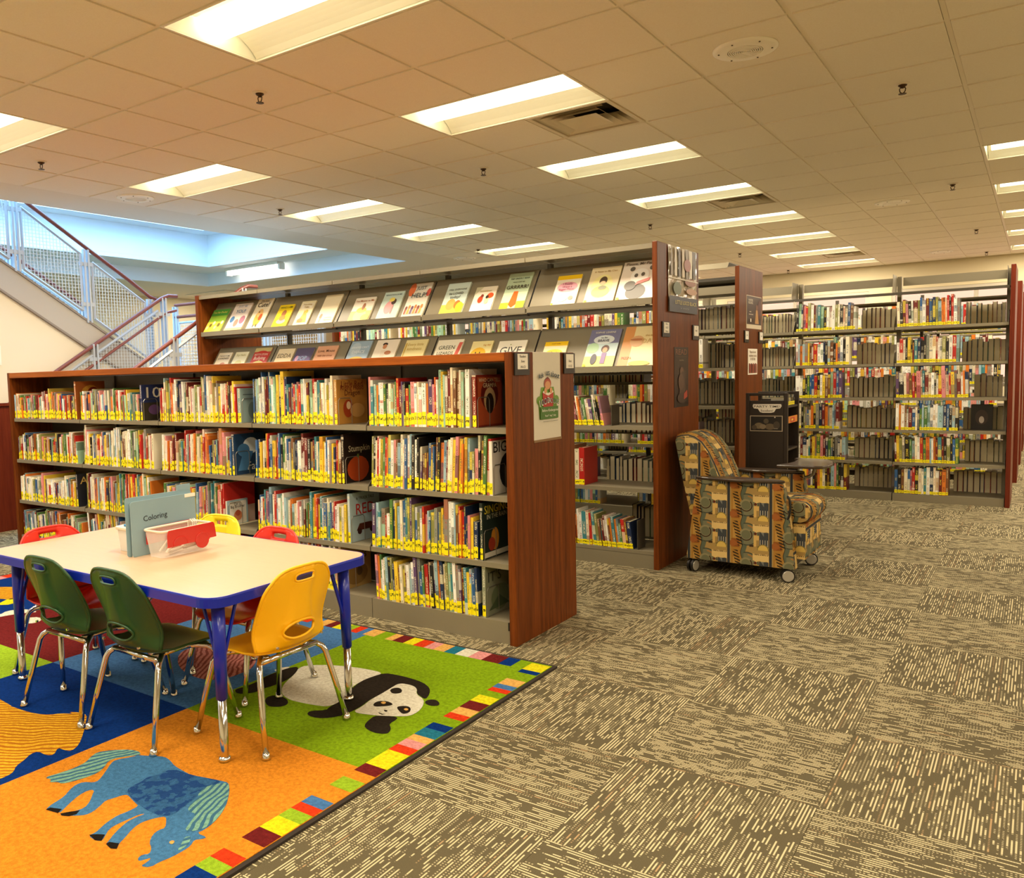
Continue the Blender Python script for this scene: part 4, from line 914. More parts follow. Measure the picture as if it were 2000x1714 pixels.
# ---- the third bookcase, behind the cart
DX = [-6.54, -5.64, -4.74, -3.85, -2.95, -2.055]; DY = 7.05
third = thing('third_bookcase', 'third tall bookcase, dark steel shelves of turned books behind the book cart', 'bookcase', (-4.3, 7.4, 0))
box('end_panel', WOOD, (-2.055, 7.02, 0, -2.02, 7.73, 2.160), third, .003)
box('end_panel', WOOD, (-6.58, 7.02, 0, -6.54, 7.73, 2.160), third, .003)
DZ = [1.653, 1.328, 1.005, .662, .34, .09]
for a, b_ in zip(DX[:-1], DX[1:]):
    a2, b2 = a+.003, b_-.003
    MB().prism([(DY-.03, 2.15), (DY+.02, 2.20), (DY+.3, 2.20), (DY+.3, 2.195), (DY+.022, 2.195), (DY-.026, 2.148)], 0, a2, b2-.06).build('canopy', SHELF, third)
    lip_shelf('shelf', a2, b2, DY+.02, 7.36, 2.08, third, mat=SHELF_DK); lip_shelf('shelf', a2, b2, 7.72, 7.40, 2.09, third, True, mat=SHELF_DK)
    MB().prism([(DY, 1.94), (DY, 2.005), (DY+.004, 2.005), (DY+.004, 1.946), (DY+.30, 1.946), (DY+.30, 1.94)], 0, a2, b2).build('shelf', SHELF, third)
    for z in DZ[:-1]:
        lip_shelf('shelf', a2, b2, DY, 7.35, z, third); lip_shelf('shelf', a2, b2, 7.71, 7.40, z, third, True)
    box('base_plate', SHELF, (a2, DY, 0, b2, 7.70, .088), third)
for x in DX[1:-1]: box('upright', SHELF_DK, (x-.016, 7.36, 0, x+.016, 7.40, 2.15), third)
box('upright', SHELF_DK, (-2.07, 7.36, 0, -2.056, 7.40, 2.15), third)
def hard(n, x, y, z_, t, h, d, le, nm, col, ink, rr, where=''):
    size = 'slim' if t < .016 else ('thick' if t > .028 else 'tall' if h > .235 else 'short')
    spine_book('hardcover_book', 'book', x, y, z_, t, h, d, le, col, ink, rr.uniform(.026, .034) if rr.random() < .9 else 0, '%s %s hardcover, %s along %s' % (size, nm, ordinal(n), where), 'labelled hardcovers on the back shelves', rr.random()*40)
thmass = Mass(); r = random.Random(31)
for k, z in enumerate(DZ):
    w = '%s rear row of third bookcase' % ['top', 'second', 'third', 'fourth', 'fifth', 'lowest'][k]
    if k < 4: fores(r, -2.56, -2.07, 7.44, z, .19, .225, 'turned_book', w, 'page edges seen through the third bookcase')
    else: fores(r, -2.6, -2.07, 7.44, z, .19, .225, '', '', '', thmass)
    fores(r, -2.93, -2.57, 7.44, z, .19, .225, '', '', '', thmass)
def emit_mass(n, x, y, z_, t, h, d, le, nm, col, ink, rr): mass_book(thmass, x, y, z_, t, h, d, le, col, ink, rr.uniform(.028, .034), rr.random()*40)
row_of_books(r, -2.50, -2.33, DY+.01, 1.328, .20, .235, .016, .03, .13, .16, -.01, lambda *a: hard(*a, where='second shelf of the third bookcase'), nf=False)
row_of_books(r, -2.50, -2.36, DY+.01, .662, .20, .235, .016, .03, .13, .16, 0, lambda *a: hard(*a, where='fourth shelf of the third bookcase'), nf=False)
for a, b_ in zip(DX[:-1], DX[1:]):
    for z in DZ:
        e_ = b_-.10 if b_ < -2.5 else -2.51
        row_of_books(r, a+.02, e_ if z == 1.653 else a+.02+(e_-a)*r.uniform(.6, 1), DY+.01, z, .19, .235, .016, .032, .13, .16, 0, emit_mass)
tag(thmass.done('hardcover_rows'), 'rows of hardcovers deep inside the third bookcase', 'books')
po = thing('poster', 'dark maroon event poster with a standing figure, on the third bookcase end panel', 'poster', (TX, 7.45, 1.655))
box('sheet', M('poster_white', '#e2d4bc', .5), (TX, 7.222, 1.655, TX+.002, 7.685, 1.935), po)
draw(MB(), (TX+.002, 7.222, 1.655), (0, 1, 0), (0, 0, 1), .463, .28, [('r', .02, .13, .98, .98, '#3a1c18'), ('p', [(.55, .16), (.8, .16), (.72, .62), (.62, .62)], '#c8945a'), ('e', .67, .66, .07, .09, '#7a4a34'), ('e', .85, .6, .12, .3, '#5a2a30'), T('WINTER', .86, .3, '#efe4d4', .25, .07), T('READING', .78, .3, '#efe4d4', .25, .07), ('r', .16, .5, .28, .52, '#d8c8b8'), ('r', .12, .42, .4, .44, '#d8c8b8'), ('r', .2, .2, .28, .3, '#efe4d4')]).build('picture', PRINT, po)
end_sign(TX, 7.155, 7.282, 1.535, 1.635, [('J', .1), ('FIC', .4)], 'black sign holder, near corner of the third bookcase end panel')
end_sign(TX, 7.590, 7.725, 1.535, 1.635, [('J', .1), ('NF', .35)], 'black sign holder, far corner of the third bookcase end panel')
po = thing('notice', 'white paper notice with red book drawings, on the third bookcase end panel', 'notice', (TX, 7.42, 1.265))
box('sheet', CARD, (TX, 7.275, 1.262, TX+.0015, 7.56, 1.484), po)
draw(MB(), (TX+.0015, 7.275, 1.262), (0, 1, 0), (0, 0, 1), .285, .222, [T('Please do not', .88, .66, '#8a6a50'), T('reshelve books', .74, .8, '#8a6a50'), T('in this bay', .60, .55, '#8a6a50')]+[('r', .08+.105*i, .06, .16+.105*i, .44-.03*(i % 2), ['#8a3a2a', '#b0584a', '#6a2a24'][i % 3]) for i in range(8)]).build('lettering', PRINT, po)

# ---- the back bookcase
AX = [-6.56, -5.66, -4.76, -3.86, -2.955, -2.045, -1.138, -.235]; AY = 9.0
AZ = [1.668, 1.324, .995, .686, .376, .075]
backc = thing('back_bookcase', 'long grey steel bookcase of hardcovers along the back of the room, dark red end panel', 'bookcase', (-3.4, 9.3, 0))
box('end_panel', WOOD_DK, (-.233, 8.965, 0, -.196, 9.66, 2.172), backc, .003)
for a, b_ in zip(AX[:-1], AX[1:]):
    a2, b2 = a+.004, b_-.004
    for z in AZ[:-1]: lip_shelf('shelf', a2, b2, AY, 9.26, z, backc); lip_shelf('shelf', a2, b2, 9.62, 9.36, z-.01, backc, True)
    lip_shelf('shelf', a2, b2, AY, 9.26, 1.995, backc, mat=SHELF_DK)
    lip_shelf('shelf', a2, b2, 9.62, 9.36, 1.93, backc, True)
    box('base_plate', SHELF, (a2, AY, 0, b2, 9.63, .073), backc)
    box('top_brace', SHELF, (a+.03, 9.30, 2.075, b_-.012, 9.31, 2.155), backc)
for x in AX[1:]:
    box('upright', SHELF, (x-.018+(0 if x < -.3 else -.015), 9.28, 0, x+.018-(0 if x < -.3 else .02), 9.34, 2.165), backc)
    MB().prism([(AY+.01, 2.0), (AY+.01, 2.05), (AY+.04, 2.17), (9.28, 2.17), (9.28, 2.0)], 0, x-.026, x-.022).build('bracket', SHELF, backc)
    for z in AZ[:-1]: MB().prism([(AY+.01, z-.025), (AY+.01, z+.004), (AY+.08, z+.10), (9.28, z+.13), (9.28, z-.025)], 0, x-.008, x-.005).build('shelf_bracket', SHELF_DK, backc)
AEND = [[-.59, -.612, -.509, -.591, -.572, -.659], [-1.48, -1.522, -1.587, -1.607, -1.534, -1.53]]
amass = Mass(); r = random.Random(99)
for k, z in enumerate(AZ):
    rn = ['top', 'second', 'third', 'fourth', 'fifth', 'lowest'][k]
    hh = (.21, .262) if k else (.22, .27)
    for bay, xs_ in ((0, AX[6]+.02), (1, AX[5]+.02)):
        row_of_books(r, xs_, AEND[bay][k], AY+.006, z, hh[0], hh[1], .013, .030, .15, .19, r.choice([0, 0, .02, -.03]), lambda *a: hard(*a, where='%s row, %s bay of back bookcase' % (rn, ['end', 'second'][bay])), nf=True)
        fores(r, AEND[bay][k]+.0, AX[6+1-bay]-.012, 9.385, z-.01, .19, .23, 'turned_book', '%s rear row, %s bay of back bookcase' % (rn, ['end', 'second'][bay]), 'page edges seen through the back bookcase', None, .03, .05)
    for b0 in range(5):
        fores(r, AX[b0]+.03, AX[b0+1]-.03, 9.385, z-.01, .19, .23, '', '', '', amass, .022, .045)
        if b0 < 4: row_of_books(r, AX[b0]+.02, AX[b0]+.6, AY+.006, z, .2, .25, .014, .03, .14, .18, 0, lambda n, x, y, z_, t, h, d, le, nm, col, ink, rr: mass_book(amass, x, y, z_, t, h, d, le, col, ink, .03, rr.random()*40), nf=True)
        elif k > 2: row_of_books(r, AX[b0]+.50, AX[b0+1]-.06, AY+.006, z, .2, .25, .014, .03, .14, .18, 0, lambda n, x, y, z_, t, h, d, le, nm, col, ink, rr: mass_book(amass, x, y, z_, t, h, d, le, col, ink, .03, rr.random()*40), nf=True)
tag(amass.done('hardcover_rows'), 'rows of hardcovers in the hidden bays of the back bookcase', 'books')
o = end_book(-.50, AY+.05, .686, .09, .235, .17, '#141012', [('e', .5, .5, .3, .3, '#3a2a24'), ('e', .5, .4, .12, .14, '#c8bcb0')], 'black book face out among the page edges, fourth shelf of the back bookcase', False)
o.rotation_euler = (0, 0, -PI/2); o.location = (-.52, AY+.30, .686); o['group'] = 'hardcovers on the back shelves'
shelf_end(-1.60, AY+.01, .376, .19, 'tall grey bookend on the fifth shelf of the back bookcase'); shelf_end(-.56, AY+.02, 1.668, .2, 'grey bookend on the top shelf of the back bookcase')

# ---- three more bookcases towards the back wall, seen through the gaps and past the aisle end
def far_case(y, label, seed):
    t = thing('far_bookcase', label, 'bookcase', (-3, y, 0), 0, 'bookcases towards the back wall'); r = random.Random(seed)
    box('end_panel', WOOD_DK, (-.22, y-.03, 0, -.18, y+.66, 2.16), t)
    zs = [.09, .42, .75, 1.07, 1.39, 1.72]
    X_ = [-.225-.905*i for i in range(8)]
    for b_, a in zip(X_[:-1], X_[1:]):
        for z in zs:
            lip_shelf('shelf', a+.004, b_-.004, y, y+.26, z, t)
            lip_shelf('shelf', a+.004, b_-.004, y+.62, y+.36, z, t, True)
        box('upright', SHELF_DK, (a-.016, y+.28, 0, a+.016, y+.33, 2.1), t)
    m = Mass()
    for b_, a in zip(X_[:-1], X_[1:]):
        for z in zs:
            row_of_books(r, a+.02, b_-.2, y+.006, z, .19, .25, .02, .04, .14, .18, 0, lambda n, x, yy, z_, tt, h, d, le, nm, col, ink, rr: mass_book(m, x, yy, z_, tt, h, d, le, col, ink, .03, rr.random()*40))
    m.done('book_rows', t).location = (0, 0, 0)
far_case(10.85, 'dark bookcase directly behind the back bookcase', 5); far_case(12.74, 'dark red ended bookcase second behind the back bookcase', 6); far_case(14.62, 'dark red ended bookcase nearest the back wall', 8)

# ---- book cart
cart = thing('book_cart', 'dark brown two-sided book cart with a cream PARTY TIME sign, before the third bookcase', 'cart', (-1.65, 6.63, 0))
CB = M('cart_brown', '#2b2118', .42, bump=.1, scale=500)
def cart_end(y0, y1):
    mb = MB()
    mb.box(-1.806, y0, .12, -1.778, y1, 1.134); mb.box(-1.532, y0, .12, -1.504, y1, 1.134)
    mb.box(-1.778, y0, 1.112, -1.532, y1, 1.134); mb.box(-1.778, y0+.004, .14, -1.532, y1-.004, 1.076)
    return mb
cart_end(6.45, 6.475).build('end_frame', CB, cart, bevel=.003); cart_end(6.79, 6.815).build('end_frame', CB, cart, bevel=.003)
for z in (1.02, .70, .40): box('shelf', CB, (-1.80, 6.475, z, -1.51, 6.79, z+.015), cart)
box('bottom_shelf', CB, (-1.80, 6.475, .13, -1.51, 6.79, .15), cart)
for x in (-1.79, -1.53):
    for y in (6.48, 6.79):
        c_ = MB(); c_.tube([(x-.015, y, .05), (x+.015, y, .05)], .05, 16); c_.box(x-.02, y-.012, .05, x+.02, y+.012, .13); c_.build('caster', BLACK, cart)
sg = MB(); sg.prism([(-1.754, .035+1.0), (-1.75, 1.05), (-1.55, 1.05), (-1.546, 1.035), (-1.556, 1.018), (-1.585, 1.015), (-1.600, .99), (-1.62, .985), (-1.68, .985), (-1.70, .99), (-1.716, 1.015), (-1.745, 1.018)], 1, 6.4485, 6.4499)
s_ = thing('sign', 'cream shaped paper sign lettered PARTY TIME Excellent, on the cart', 'sign', (-1.65, 6.449, .985)); sg.build('paper', CARD, s_)
draw(MB(), (-1.754, 6.4485, .985), (1, 0, 0), (0, 0, 1), .208, .065, [T('PARTY TIME!', .73, .9, '#2c2418', .5, .26), T('Excellent!', .25, .42, '#3a3228', .5, .26)]).build('lettering', PRINT, s_)
s_ = thing('photograph', 'black and white photo print in a white border, on the cart below the sign', 'photo', (-1.655, 6.449, .846))
box('print', M('photo_border', '#b8aa94', .4), (-1.773, 6.4485, .846, -1.538, 6.4499, .964), s_)
draw(MB(), (-1.773, 6.4485, .846), (1, 0, 0), (0, 0, 1), .235, .118, [('r', .025, .05, .975, .95, '#1c1814'), ('e', .5, .65, .08, .16, '#5a5040'), ('e', .28, .35, .14, .2, '#7a6c54'), ('e', .62, .3, .15, .2, '#6a5c48'), ('e', .82, .4, .1, .25, '#4a4034'), ('e', .4, .3, .1, .16, '#8a7a60'), ('e', .14, .25, .08, .15, '#54483a'), ('r', .75, .86, .79, .93, '#d8cfc0'), ('r', .74, .17, .86, .19, '#c8bca8')]).build('image', PRINT, s_)
s_ = thing('sticker', 'small orange and red label on the cart side', 'label', (-1.50, 6.62, .92))
MB().box(-1.5095, 6.49, .905, -1.506, 6.76, .955).build('paper', M('orange_label', '#d8862a', .5), s_)
draw(MB(), (-1.506, 6.49, .905), (0, 1, 0), (0, 0, 1), .27, .05, [('r', .2, .1, .7, .8, '#c03a1e'), ('r', .3, .3, .5, .6, '#f0c83a')]).build('lettering', PRINT, s_)
r = random.Random(12)
x = 6.50
for n in range(7):
    t = r.uniform(.018, .032); nm, col, ink = pick(r); 
    o = spine_book('cart_book', 'book', 0, 0, 0, t, r.uniform(.052, .06), .12, 0, lin('#1c1714'), ink, .03, 'dark %s book with a yellow label on top of the cart' % ORD[n+1], 'books on the cart', r.random()*9)
    o.location = (-1.515, x, 1.036); o.rotation_euler = (0, 0, PI/2); x += t+.003
# ================================================================ the rug
RUG = {
 'horse_body': [(-2.579,1.669),(-2.563,1.674),(-2.517,1.698),(-2.487,1.712),(-2.446,1.705),(-2.397,1.687),(-2.334,1.68),(-2.291,1.677),(-2.248,1.69),(-2.199,1.701),(-2.175,1.707),(-2.144,1.712),(-2.112,1.69),(-2.07,1.651),(-2.034,1.611),(-2.006,1.569),(-1.985,1.524),(-1.977,1.481),(-1.982,1.458),(-1.936,1.461),(-1.943,1.445),(-1.958,1.431),(-1.941,1.405),(-1.938,1.381),(-1.939,1.341),(-1.948,1.307),(-1.948,1.276),(-1.976,1.264),(-1.977,1.288),(-1.985,1.307),(-1.993,1.291),(-2.0,1.276),(-2.016,1.283),(-2.02,1.302),(-2.006,1.314),(-2.025,1.335),(-2.058,1.35),(-2.084,1.379),(-2.092,1.405),(-2.084,1.423),(-2.113,1.448),(-2.139,1.465),(-2.155,1.446),(-2.168,1.42),(-2.172,1.393),(-2.161,1.36),(-2.14,1.326),(-2.127,1.297),(-2.107,1.277),(-2.125,1.269),(-2.157,1.274),(-2.168,1.293),(-2.183,1.314),(-2.201,1.35),(-2.213,1.383),(-2.213,1.408),(-2.206,1.442),(-2.219,1.425),(-2.222,1.393),(-2.226,1.358),(-2.223,1.327),(-2.193,1.292),(-2.182,1.276),(-2.202,1.267),(-2.242,1.271),(-2.239,1.293),(-2.251,1.317),(-2.264,1.349),(-2.271,1.387),(-2.264,1.417),(-2.265,1.456),(-2.291,1.461),(-2.332,1.471),(-2.357,1.478),(-2.37,1.469),(-2.376,1.442),(-2.386,1.418),(-2.371,1.391),(-2.356,1.357),(-2.357,1.332),(-2.378,1.313),(-2.417,1.287),(-2.434,1.293),(-2.409,1.323),(-2.4,1.354),(-2.422,1.385),(-2.452,1.411),(-2.479,1.436),(-2.496,1.425),(-2.49,1.387),(-2.469,1.345),(-2.449,1.313),(-2.437,1.291),(-2.495,1.279),(-2.508,1.302),(-2.512,1.317),(-2.523,1.356),(-2.552,1.394),(-2.566,1.423),(-2.561,1.447),(-2.529,1.463),(-2.526,1.479),(-2.557,1.521),(-2.605,1.575),(-2.616,1.601),(-2.585,1.649)],
 'horse_tail': [(-2.571,1.674),(-2.605,1.687),(-2.642,1.677),(-2.673,1.657),(-2.705,1.628),(-2.726,1.598),(-2.713,1.566),(-2.688,1.532),(-2.681,1.482),(-2.691,1.434),(-2.704,1.389),(-2.67,1.396),(-2.656,1.38),(-2.635,1.398),(-2.612,1.398),(-2.596,1.424),(-2.582,1.468),(-2.579,1.511),(-2.598,1.547),(-2.629,1.581),(-2.625,1.611),(-2.596,1.647)],
 'horse_mane': [(-2.144,1.712),(-2.099,1.679),(-2.034,1.611),(-1.995,1.55),(-1.981,1.502),(-1.99,1.464),(-2.021,1.444),(-2.043,1.478),(-2.07,1.527),(-2.108,1.519),(-2.139,1.561),(-2.153,1.615),(-2.157,1.594),(-2.186,1.641),(-2.175,1.677)],
 'horse_back': [(-2.389,1.671),(-2.291,1.677),(-2.199,1.701),(-2.168,1.702),(-2.176,1.658),(-2.157,1.594),(-2.14,1.533),(-2.128,1.489),(-2.142,1.463),(-2.183,1.453),(-2.255,1.458),(-2.339,1.475),(-2.385,1.492),(-2.397,1.523),(-2.395,1.554),(-2.408,1.586),(-2.391,1.618)],
 'horse_blaze': [(-1.981,1.439),(-1.955,1.411),(-1.946,1.379),(-1.953,1.368),(-1.973,1.399),(-1.993,1.423)],
 'hoof0': [(-2.495,1.279),(-2.493,1.294),(-2.453,1.309),(-2.441,1.289)],
 'hoof1': [(-2.432,1.292),(-2.418,1.312),(-2.398,1.337),(-2.385,1.317),(-2.394,1.298),(-2.417,1.287)],
 'hoof2': [(-2.243,1.274),(-2.226,1.289),(-2.204,1.301),(-2.182,1.276),(-2.202,1.267)],
 'hoof3': [(-2.157,1.274),(-2.157,1.285),(-2.127,1.297),(-2.107,1.277),(-2.124,1.268)],
 'horse_eye': [(-2.008,1.379),(-2.01,1.393),(-1.997,1.394),(-1.99,1.378)],
 'lion': [(-3.506,1.636),(-3.433,1.644),(-3.34,1.649),(-3.261,1.66),(-3.204,1.685),(-3.181,1.717),(-3.131,1.743),(-3.167,1.744),(-3.124,1.765),(-3.073,1.768),(-3.016,1.729),(-2.926,1.665),(-2.84,1.595),(-2.816,1.551),(-2.848,1.542),(-2.887,1.54),(-2.842,1.501),(-2.86,1.483),(-2.92,1.484),(-2.923,1.458),(-2.894,1.42),(-2.873,1.379),(-2.834,1.35),(-2.826,1.326),(-2.825,1.3),(-2.84,1.207),(-3.174,1.254),(-3.462,1.492)],
 'pig': [(-3.425,2.473),(-3.353,2.636),(-3.082,2.666),(-2.916,2.518),(-2.899,2.412),(-2.913,2.308),(-3.018,2.264),(-3.226,2.31)],
 'bird1': [(-4.866,2.304),(-4.913,2.365),(-4.872,2.434),(-4.798,2.459),(-4.724,2.452),(-4.753,2.422),(-4.787,2.377),(-4.809,2.326),(-4.82,2.282),(-4.843,2.244),(-4.923,2.295)],
 'bird2': [(-4.658,2.295),(-4.676,2.344),(-4.609,2.409),(-4.522,2.365),(-4.527,2.303),(-4.585,2.303)],
 'fruit1': [(-5.545,2.638),(-5.393,2.711),(-5.246,2.627),(-5.15,2.595),(-5.056,2.536),(-5.144,2.541),(-5.161,2.502),(-5.236,2.486),(-5.283,2.43),(-5.593,2.578)],
 'fruit2': [(-5.132,2.435),(-5.187,2.515),(-5.145,2.554),(-5.08,2.521),(-5.034,2.452),(-5.081,2.41),(-5.105,2.396)],
 'panda_body': [(-2.737,2.621),(-2.692,2.676),(-2.624,2.715),(-2.541,2.743),(-2.451,2.763),(-2.348,2.766),(-2.365,2.704),(-2.372,2.633),(-2.357,2.547),(-2.321,2.493),(-2.295,2.421),(-2.298,2.354),(-2.347,2.337),(-2.427,2.323),(-2.491,2.319),(-2.559,2.343),(-2.618,2.399),(-2.652,2.459),(-2.684,2.54)],
 'panda_tail': [(-2.811,2.53),(-2.789,2.589),(-2.764,2.596),(-2.775,2.518)],
 'panda_rear': [(-2.737,2.621),(-2.69,2.553),(-2.664,2.484),(-2.659,2.438),(-2.663,2.387),(-2.674,2.348),(-2.669,2.305),(-2.7,2.254),(-2.737,2.247),(-2.773,2.271),(-2.763,2.308),(-2.757,2.376),(-2.776,2.448),(-2.775,2.518),(-2.768,2.584)],
 'panda_foot': [(-2.563,2.251),(-2.59,2.286),(-2.583,2.313),(-2.554,2.331),(-2.495,2.316),(-2.457,2.282),(-2.462,2.251),(-2.483,2.233),(-2.515,2.224)],
 'panda_band': [(-2.348,2.766),(-2.29,2.777),(-2.218,2.779),(-2.132,2.768),(-2.066,2.73),(-2.029,2.676),(-2.01,2.622),(-2.045,2.637),(-2.079,2.653),(-2.108,2.695),(-2.15,2.716),(-2.214,2.708),(-2.211,2.655),(-2.203,2.582),(-2.203,2.522),(-2.2,2.481),(-2.188,2.431),(-2.185,2.364),(-2.198,2.302),(-2.237,2.257),(-2.281,2.243),(-2.321,2.251),(-2.334,2.283),(-2.281,2.323),(-2.294,2.35),(-2.295,2.421),(-2.343,2.525),(-2.372,2.633),(-2.365,2.704)],
 'panda_head': [(-2.214,2.708),(-2.15,2.716),(-2.108,2.695),(-2.077,2.646),(-2.014,2.619),(-1.978,2.564),(-1.959,2.507),(-1.962,2.458),(-1.994,2.432),(-2.056,2.399),(-2.087,2.386),(-2.181,2.359),(-2.184,2.434),(-2.2,2.495),(-2.203,2.582),(-2.211,2.655)],
 'ear1': [(-2.196,2.617),(-2.202,2.644),(-2.181,2.665),(-2.149,2.646),(-2.136,2.617),(-2.163,2.595)],
 'ear2': [(-1.992,2.59),(-2.002,2.62),(-1.977,2.643),(-1.943,2.628),(-1.925,2.6),(-1.954,2.579)],
 'patch1': [(-2.159,2.463),(-2.167,2.501),(-2.135,2.524),(-2.09,2.514),(-2.091,2.492),(-2.115,2.47),(-2.137,2.452)],
 'patch2': [(-2.063,2.496),(-2.051,2.518),(-2.023,2.529),(-1.997,2.51),(-1.983,2.478),(-1.995,2.455),(-2.022,2.467)],
 'eye1': [(-2.145,2.494),(-2.143,2.514),(-2.122,2.508),(-2.122,2.489)],
 'eye2': [(-2.023,2.491),(-2.023,2.51),(-2.005,2.505),(-2.002,2.487)],
 'nose': [(-2.091,2.448),(-2.067,2.452),(-2.066,2.433)],
 'mouth': [(-2.09,2.417),(-2.068,2.414),(-2.054,2.418),(-2.063,2.407),(-2.08,2.41)],
 'paw': [(-2.083,2.388),(-1.998,2.429),(-1.985,2.398),(-1.987,2.358),(-1.953,2.33),(-1.934,2.294),(-1.951,2.273),(-1.997,2.266),(-2.047,2.283),(-2.067,2.314),(-2.077,2.353)],
}
LION_A, TAIL_A, MANE_A = -.58, -1.15, -2.0
def pile(name, col, streak=None, scale=60, rot=0., blot=None):
    m, t, b = new_mat(name); g = G(t)
    co = g.n('ShaderNodeTexCoord').outputs['Object']
    n1 = g.noise(co, 330., 2); n2 = g.noise(co, 14., 2)
    c = lin(col); dk = tuple(x*.55 for x in c); lt = tuple(min(1, x*1.35) for x in c)
    base = g.mix(n1, dk, lt)
    n3 = g.noise(co, 75., 2); base = g.mix(g.m('MULTIPLY', g.m('SUBTRACT', n3, .38), 2.2), base, dk)
    if blot: base = g.mix(g.m('MULTIPLY', g.gt(g.noise(co, 30., 3), .5), .75), base, blot)
    if streak:
        mp = g.n('ShaderNodeMapping'); g.put(mp.inputs['Vector'], co); mp.inputs['Rotation'].default_value = (0, 0, rot)
        w = g.n('ShaderNodeTexWave', wave_type='BANDS', bands_direction='Y'); w.inputs['Scale'].default_value = scale; w.inputs['Distortion'].default_value = 14; w.inputs['Detail'].default_value = 3; w.inputs['Detail Scale'].default_value = .3
        g.put(w.inputs['Vector'], mp.outputs[0])
        base = g.mix(g.m('MULTIPLY', g.gt(w.outputs['Fac'], .58), .85), base, streak)
    t.links.new(base, b.inputs['Base Color']); b.inputs['Roughness'].default_value = 1; b.inputs['Specular IOR Level'].default_value = .05
    b.inputs['Sheen Weight'].default_value = .0
    g.bump(n1, .8, .006, b); return m
RC = {'green': '#86aa16', 'orange': '#f2922a', 'navy': '#0c3680', 'steel': '#4c7cb4', 'maroon': '#722222', 'yellow': '#fae420', 'red': '#e0401c', 'pink': '#ea9a98', 'peach': '#f4b460', 'teal': '#267892', 'white': '#f6ecd0', 'lime': '#9cc02c', 'black': '#231d18'}
RM = {k: pile('rug_pile_'+k, v) for k, v in RC.items()}
LIONM = pile('rug_pile_mane', '#fbb42c', '#a85a14', 13, LION_A); TAILM = pile('rug_pile_tail', '#86b8a4', '#2a5c88', 13, TAIL_A); MANEM = pile('rug_pile_horse_mane', '#86b8a4', '#2a5c88', 13, MANE_A); HORSEM = pile('rug_pile_horse', '#4a80b0'); BACKM = pile('rug_pile_horse_back', '#3a6a9c', blot='#1c3c7c')
PANDAK = pile('rug_pile_charcoal', '#2e2720'); PIGM = pile('rug_pile_pig', '#cc8478', '#7a3a34', 14, .9)
RX = [-5.85, -4.822, -3.80, -2.78, -1.755]; RY = [-.38, .82, 2.03, 3.237]
rug = MB().box(-5.868, -.40, 0, -1.738, 3.256, .0085).build('rug', M('rug_binding', '#2a2018', .9, bump=.4, scale=700))
tag(rug, 'colourful square-patterned children\'s rug with animals and a block border under the table', 'rug')
FIELD = [['navy', 'maroon', 'steel', 'green'], ['orange', 'lime', 'navy', 'orange'], ['steel', 'orange', 'green', 'maroon']]
for j in range(3):
    for i in range(4):
        y0, y1 = RY[2-j], RY[3-j]
        MB().box(RX[i], y0, .0085, RX[i+1], y1, .0108).build('colour_square', RM[FIELD[j][i]], rug)
def block(x0, y0, x1, y1, c): MB().box(x0, y0, .0108, x1, y1, .0114).build('border_block', RM[c], rug)
right = [(3.226, 3.135, 'yellow'), (3.135, 3.096, 'navy'), (3.005, 2.932, 'peach'), (2.932, 2.886, 'steel'), (2.886, 2.845, 'red'), (2.787, 2.714, 'yellow'), (2.714, 2.638, 'maroon'), (2.638, 2.575, 'peach'), (2.575, 2.527, 'red'), (2.462, 2.408, 'navy'), (2.408, 2.340, 'teal'), (2.340, 2.295, 'peach'), (2.295, 2.242, 'pink'), (2.242, 2.190, 'red'), (2.190, 2.066, 'yellow'), (2.066, 2.007, 'maroon'),
         (1.955, 1.886, 'lime'), (1.805, 1.757, 'steel'), (1.757, 1.713, 'red'), (1.713, 1.660, 'lime'), (1.660, 1.585, 'yellow'), (1.585, 1.517, 'maroon'), (1.452, 1.403, 'red'), (1.403, 1.351, 'lime'), (1.351, 1.285, 'navy'), (1.24, 1.18, 'yellow'), (1.18, 1.13, 'pink'), (1.06, 1.0, 'teal'), (1.0, .95, 'red')]
for a, c, k in right: block(-1.852, c, -1.757, a, k)
farb = [(-1.915, -1.98, 'navy'), (-1.98, -2.073, 'maroon'), (-2.073, -2.147, 'pink'), (-2.147, -2.222, 'white'), (-2.222, -2.286, 'teal'), (-2.286, -2.352, 'peach'), (-2.352, -2.408, 'pink'), (-2.408, -2.474, 'red'), (-2.474, -2.536, 'yellow'), (-2.536, -2.606, 'maroon'), (-2.606, -2.654, 'peach'), (-2.726, -2.803, 'peach'), (-2.803, -2.845, 'steel'), (-2.845, -2.90, 'red'), (-2.90, -2.95, 'lime'), (-2.95, -3.02, 'yellow'), (-3.02, -3.075, 'maroon'), (-3.075, -3.14, 'peach'), (-3.2, -3.26, 'red'), (-3.26, -3.33, 'yellow'), (-3.4, -3.46, 'pink'), (-3.46, -3.54, 'teal'), (-3.6, -3.67, 'maroon'), (-3.67, -3.73, 'lime')]
rr = random.Random(4)
x = -3.80
while x > -5.7:
    w = rr.uniform(.05, .08); farb.append((x, x-w, rr.choice(['red', 'pink', 'yellow', 'maroon', 'peach', 'teal']))); x -= w+(rr.uniform(.04, .07) if rr.random() < .25 else 0)
for a, c, k in farb: block(c, 3.137, a, 3.235, k)
y = 3.05
while y > 1.6:
    w = rr.uniform(.05, .08); block(-5.848, y-w, -5.752, y, rr.choice(['red', 'pink', 'yellow', 'maroon', 'peach', 'teal'])); y -= w+(.05 if rr.random() < .25 else 0)
def smooth(p, k=1):
    for _ in range(k):
        q = []
        for i in range(len(p)):
            a, b = p[i], p[(i+1) % len(p)]; q += [(a[0]*.75+b[0]*.25, a[1]*.75+b[1]*.25), (a[0]*.25+b[0]*.75, a[1]*.25+b[1]*.75)]
        p = q
    return p
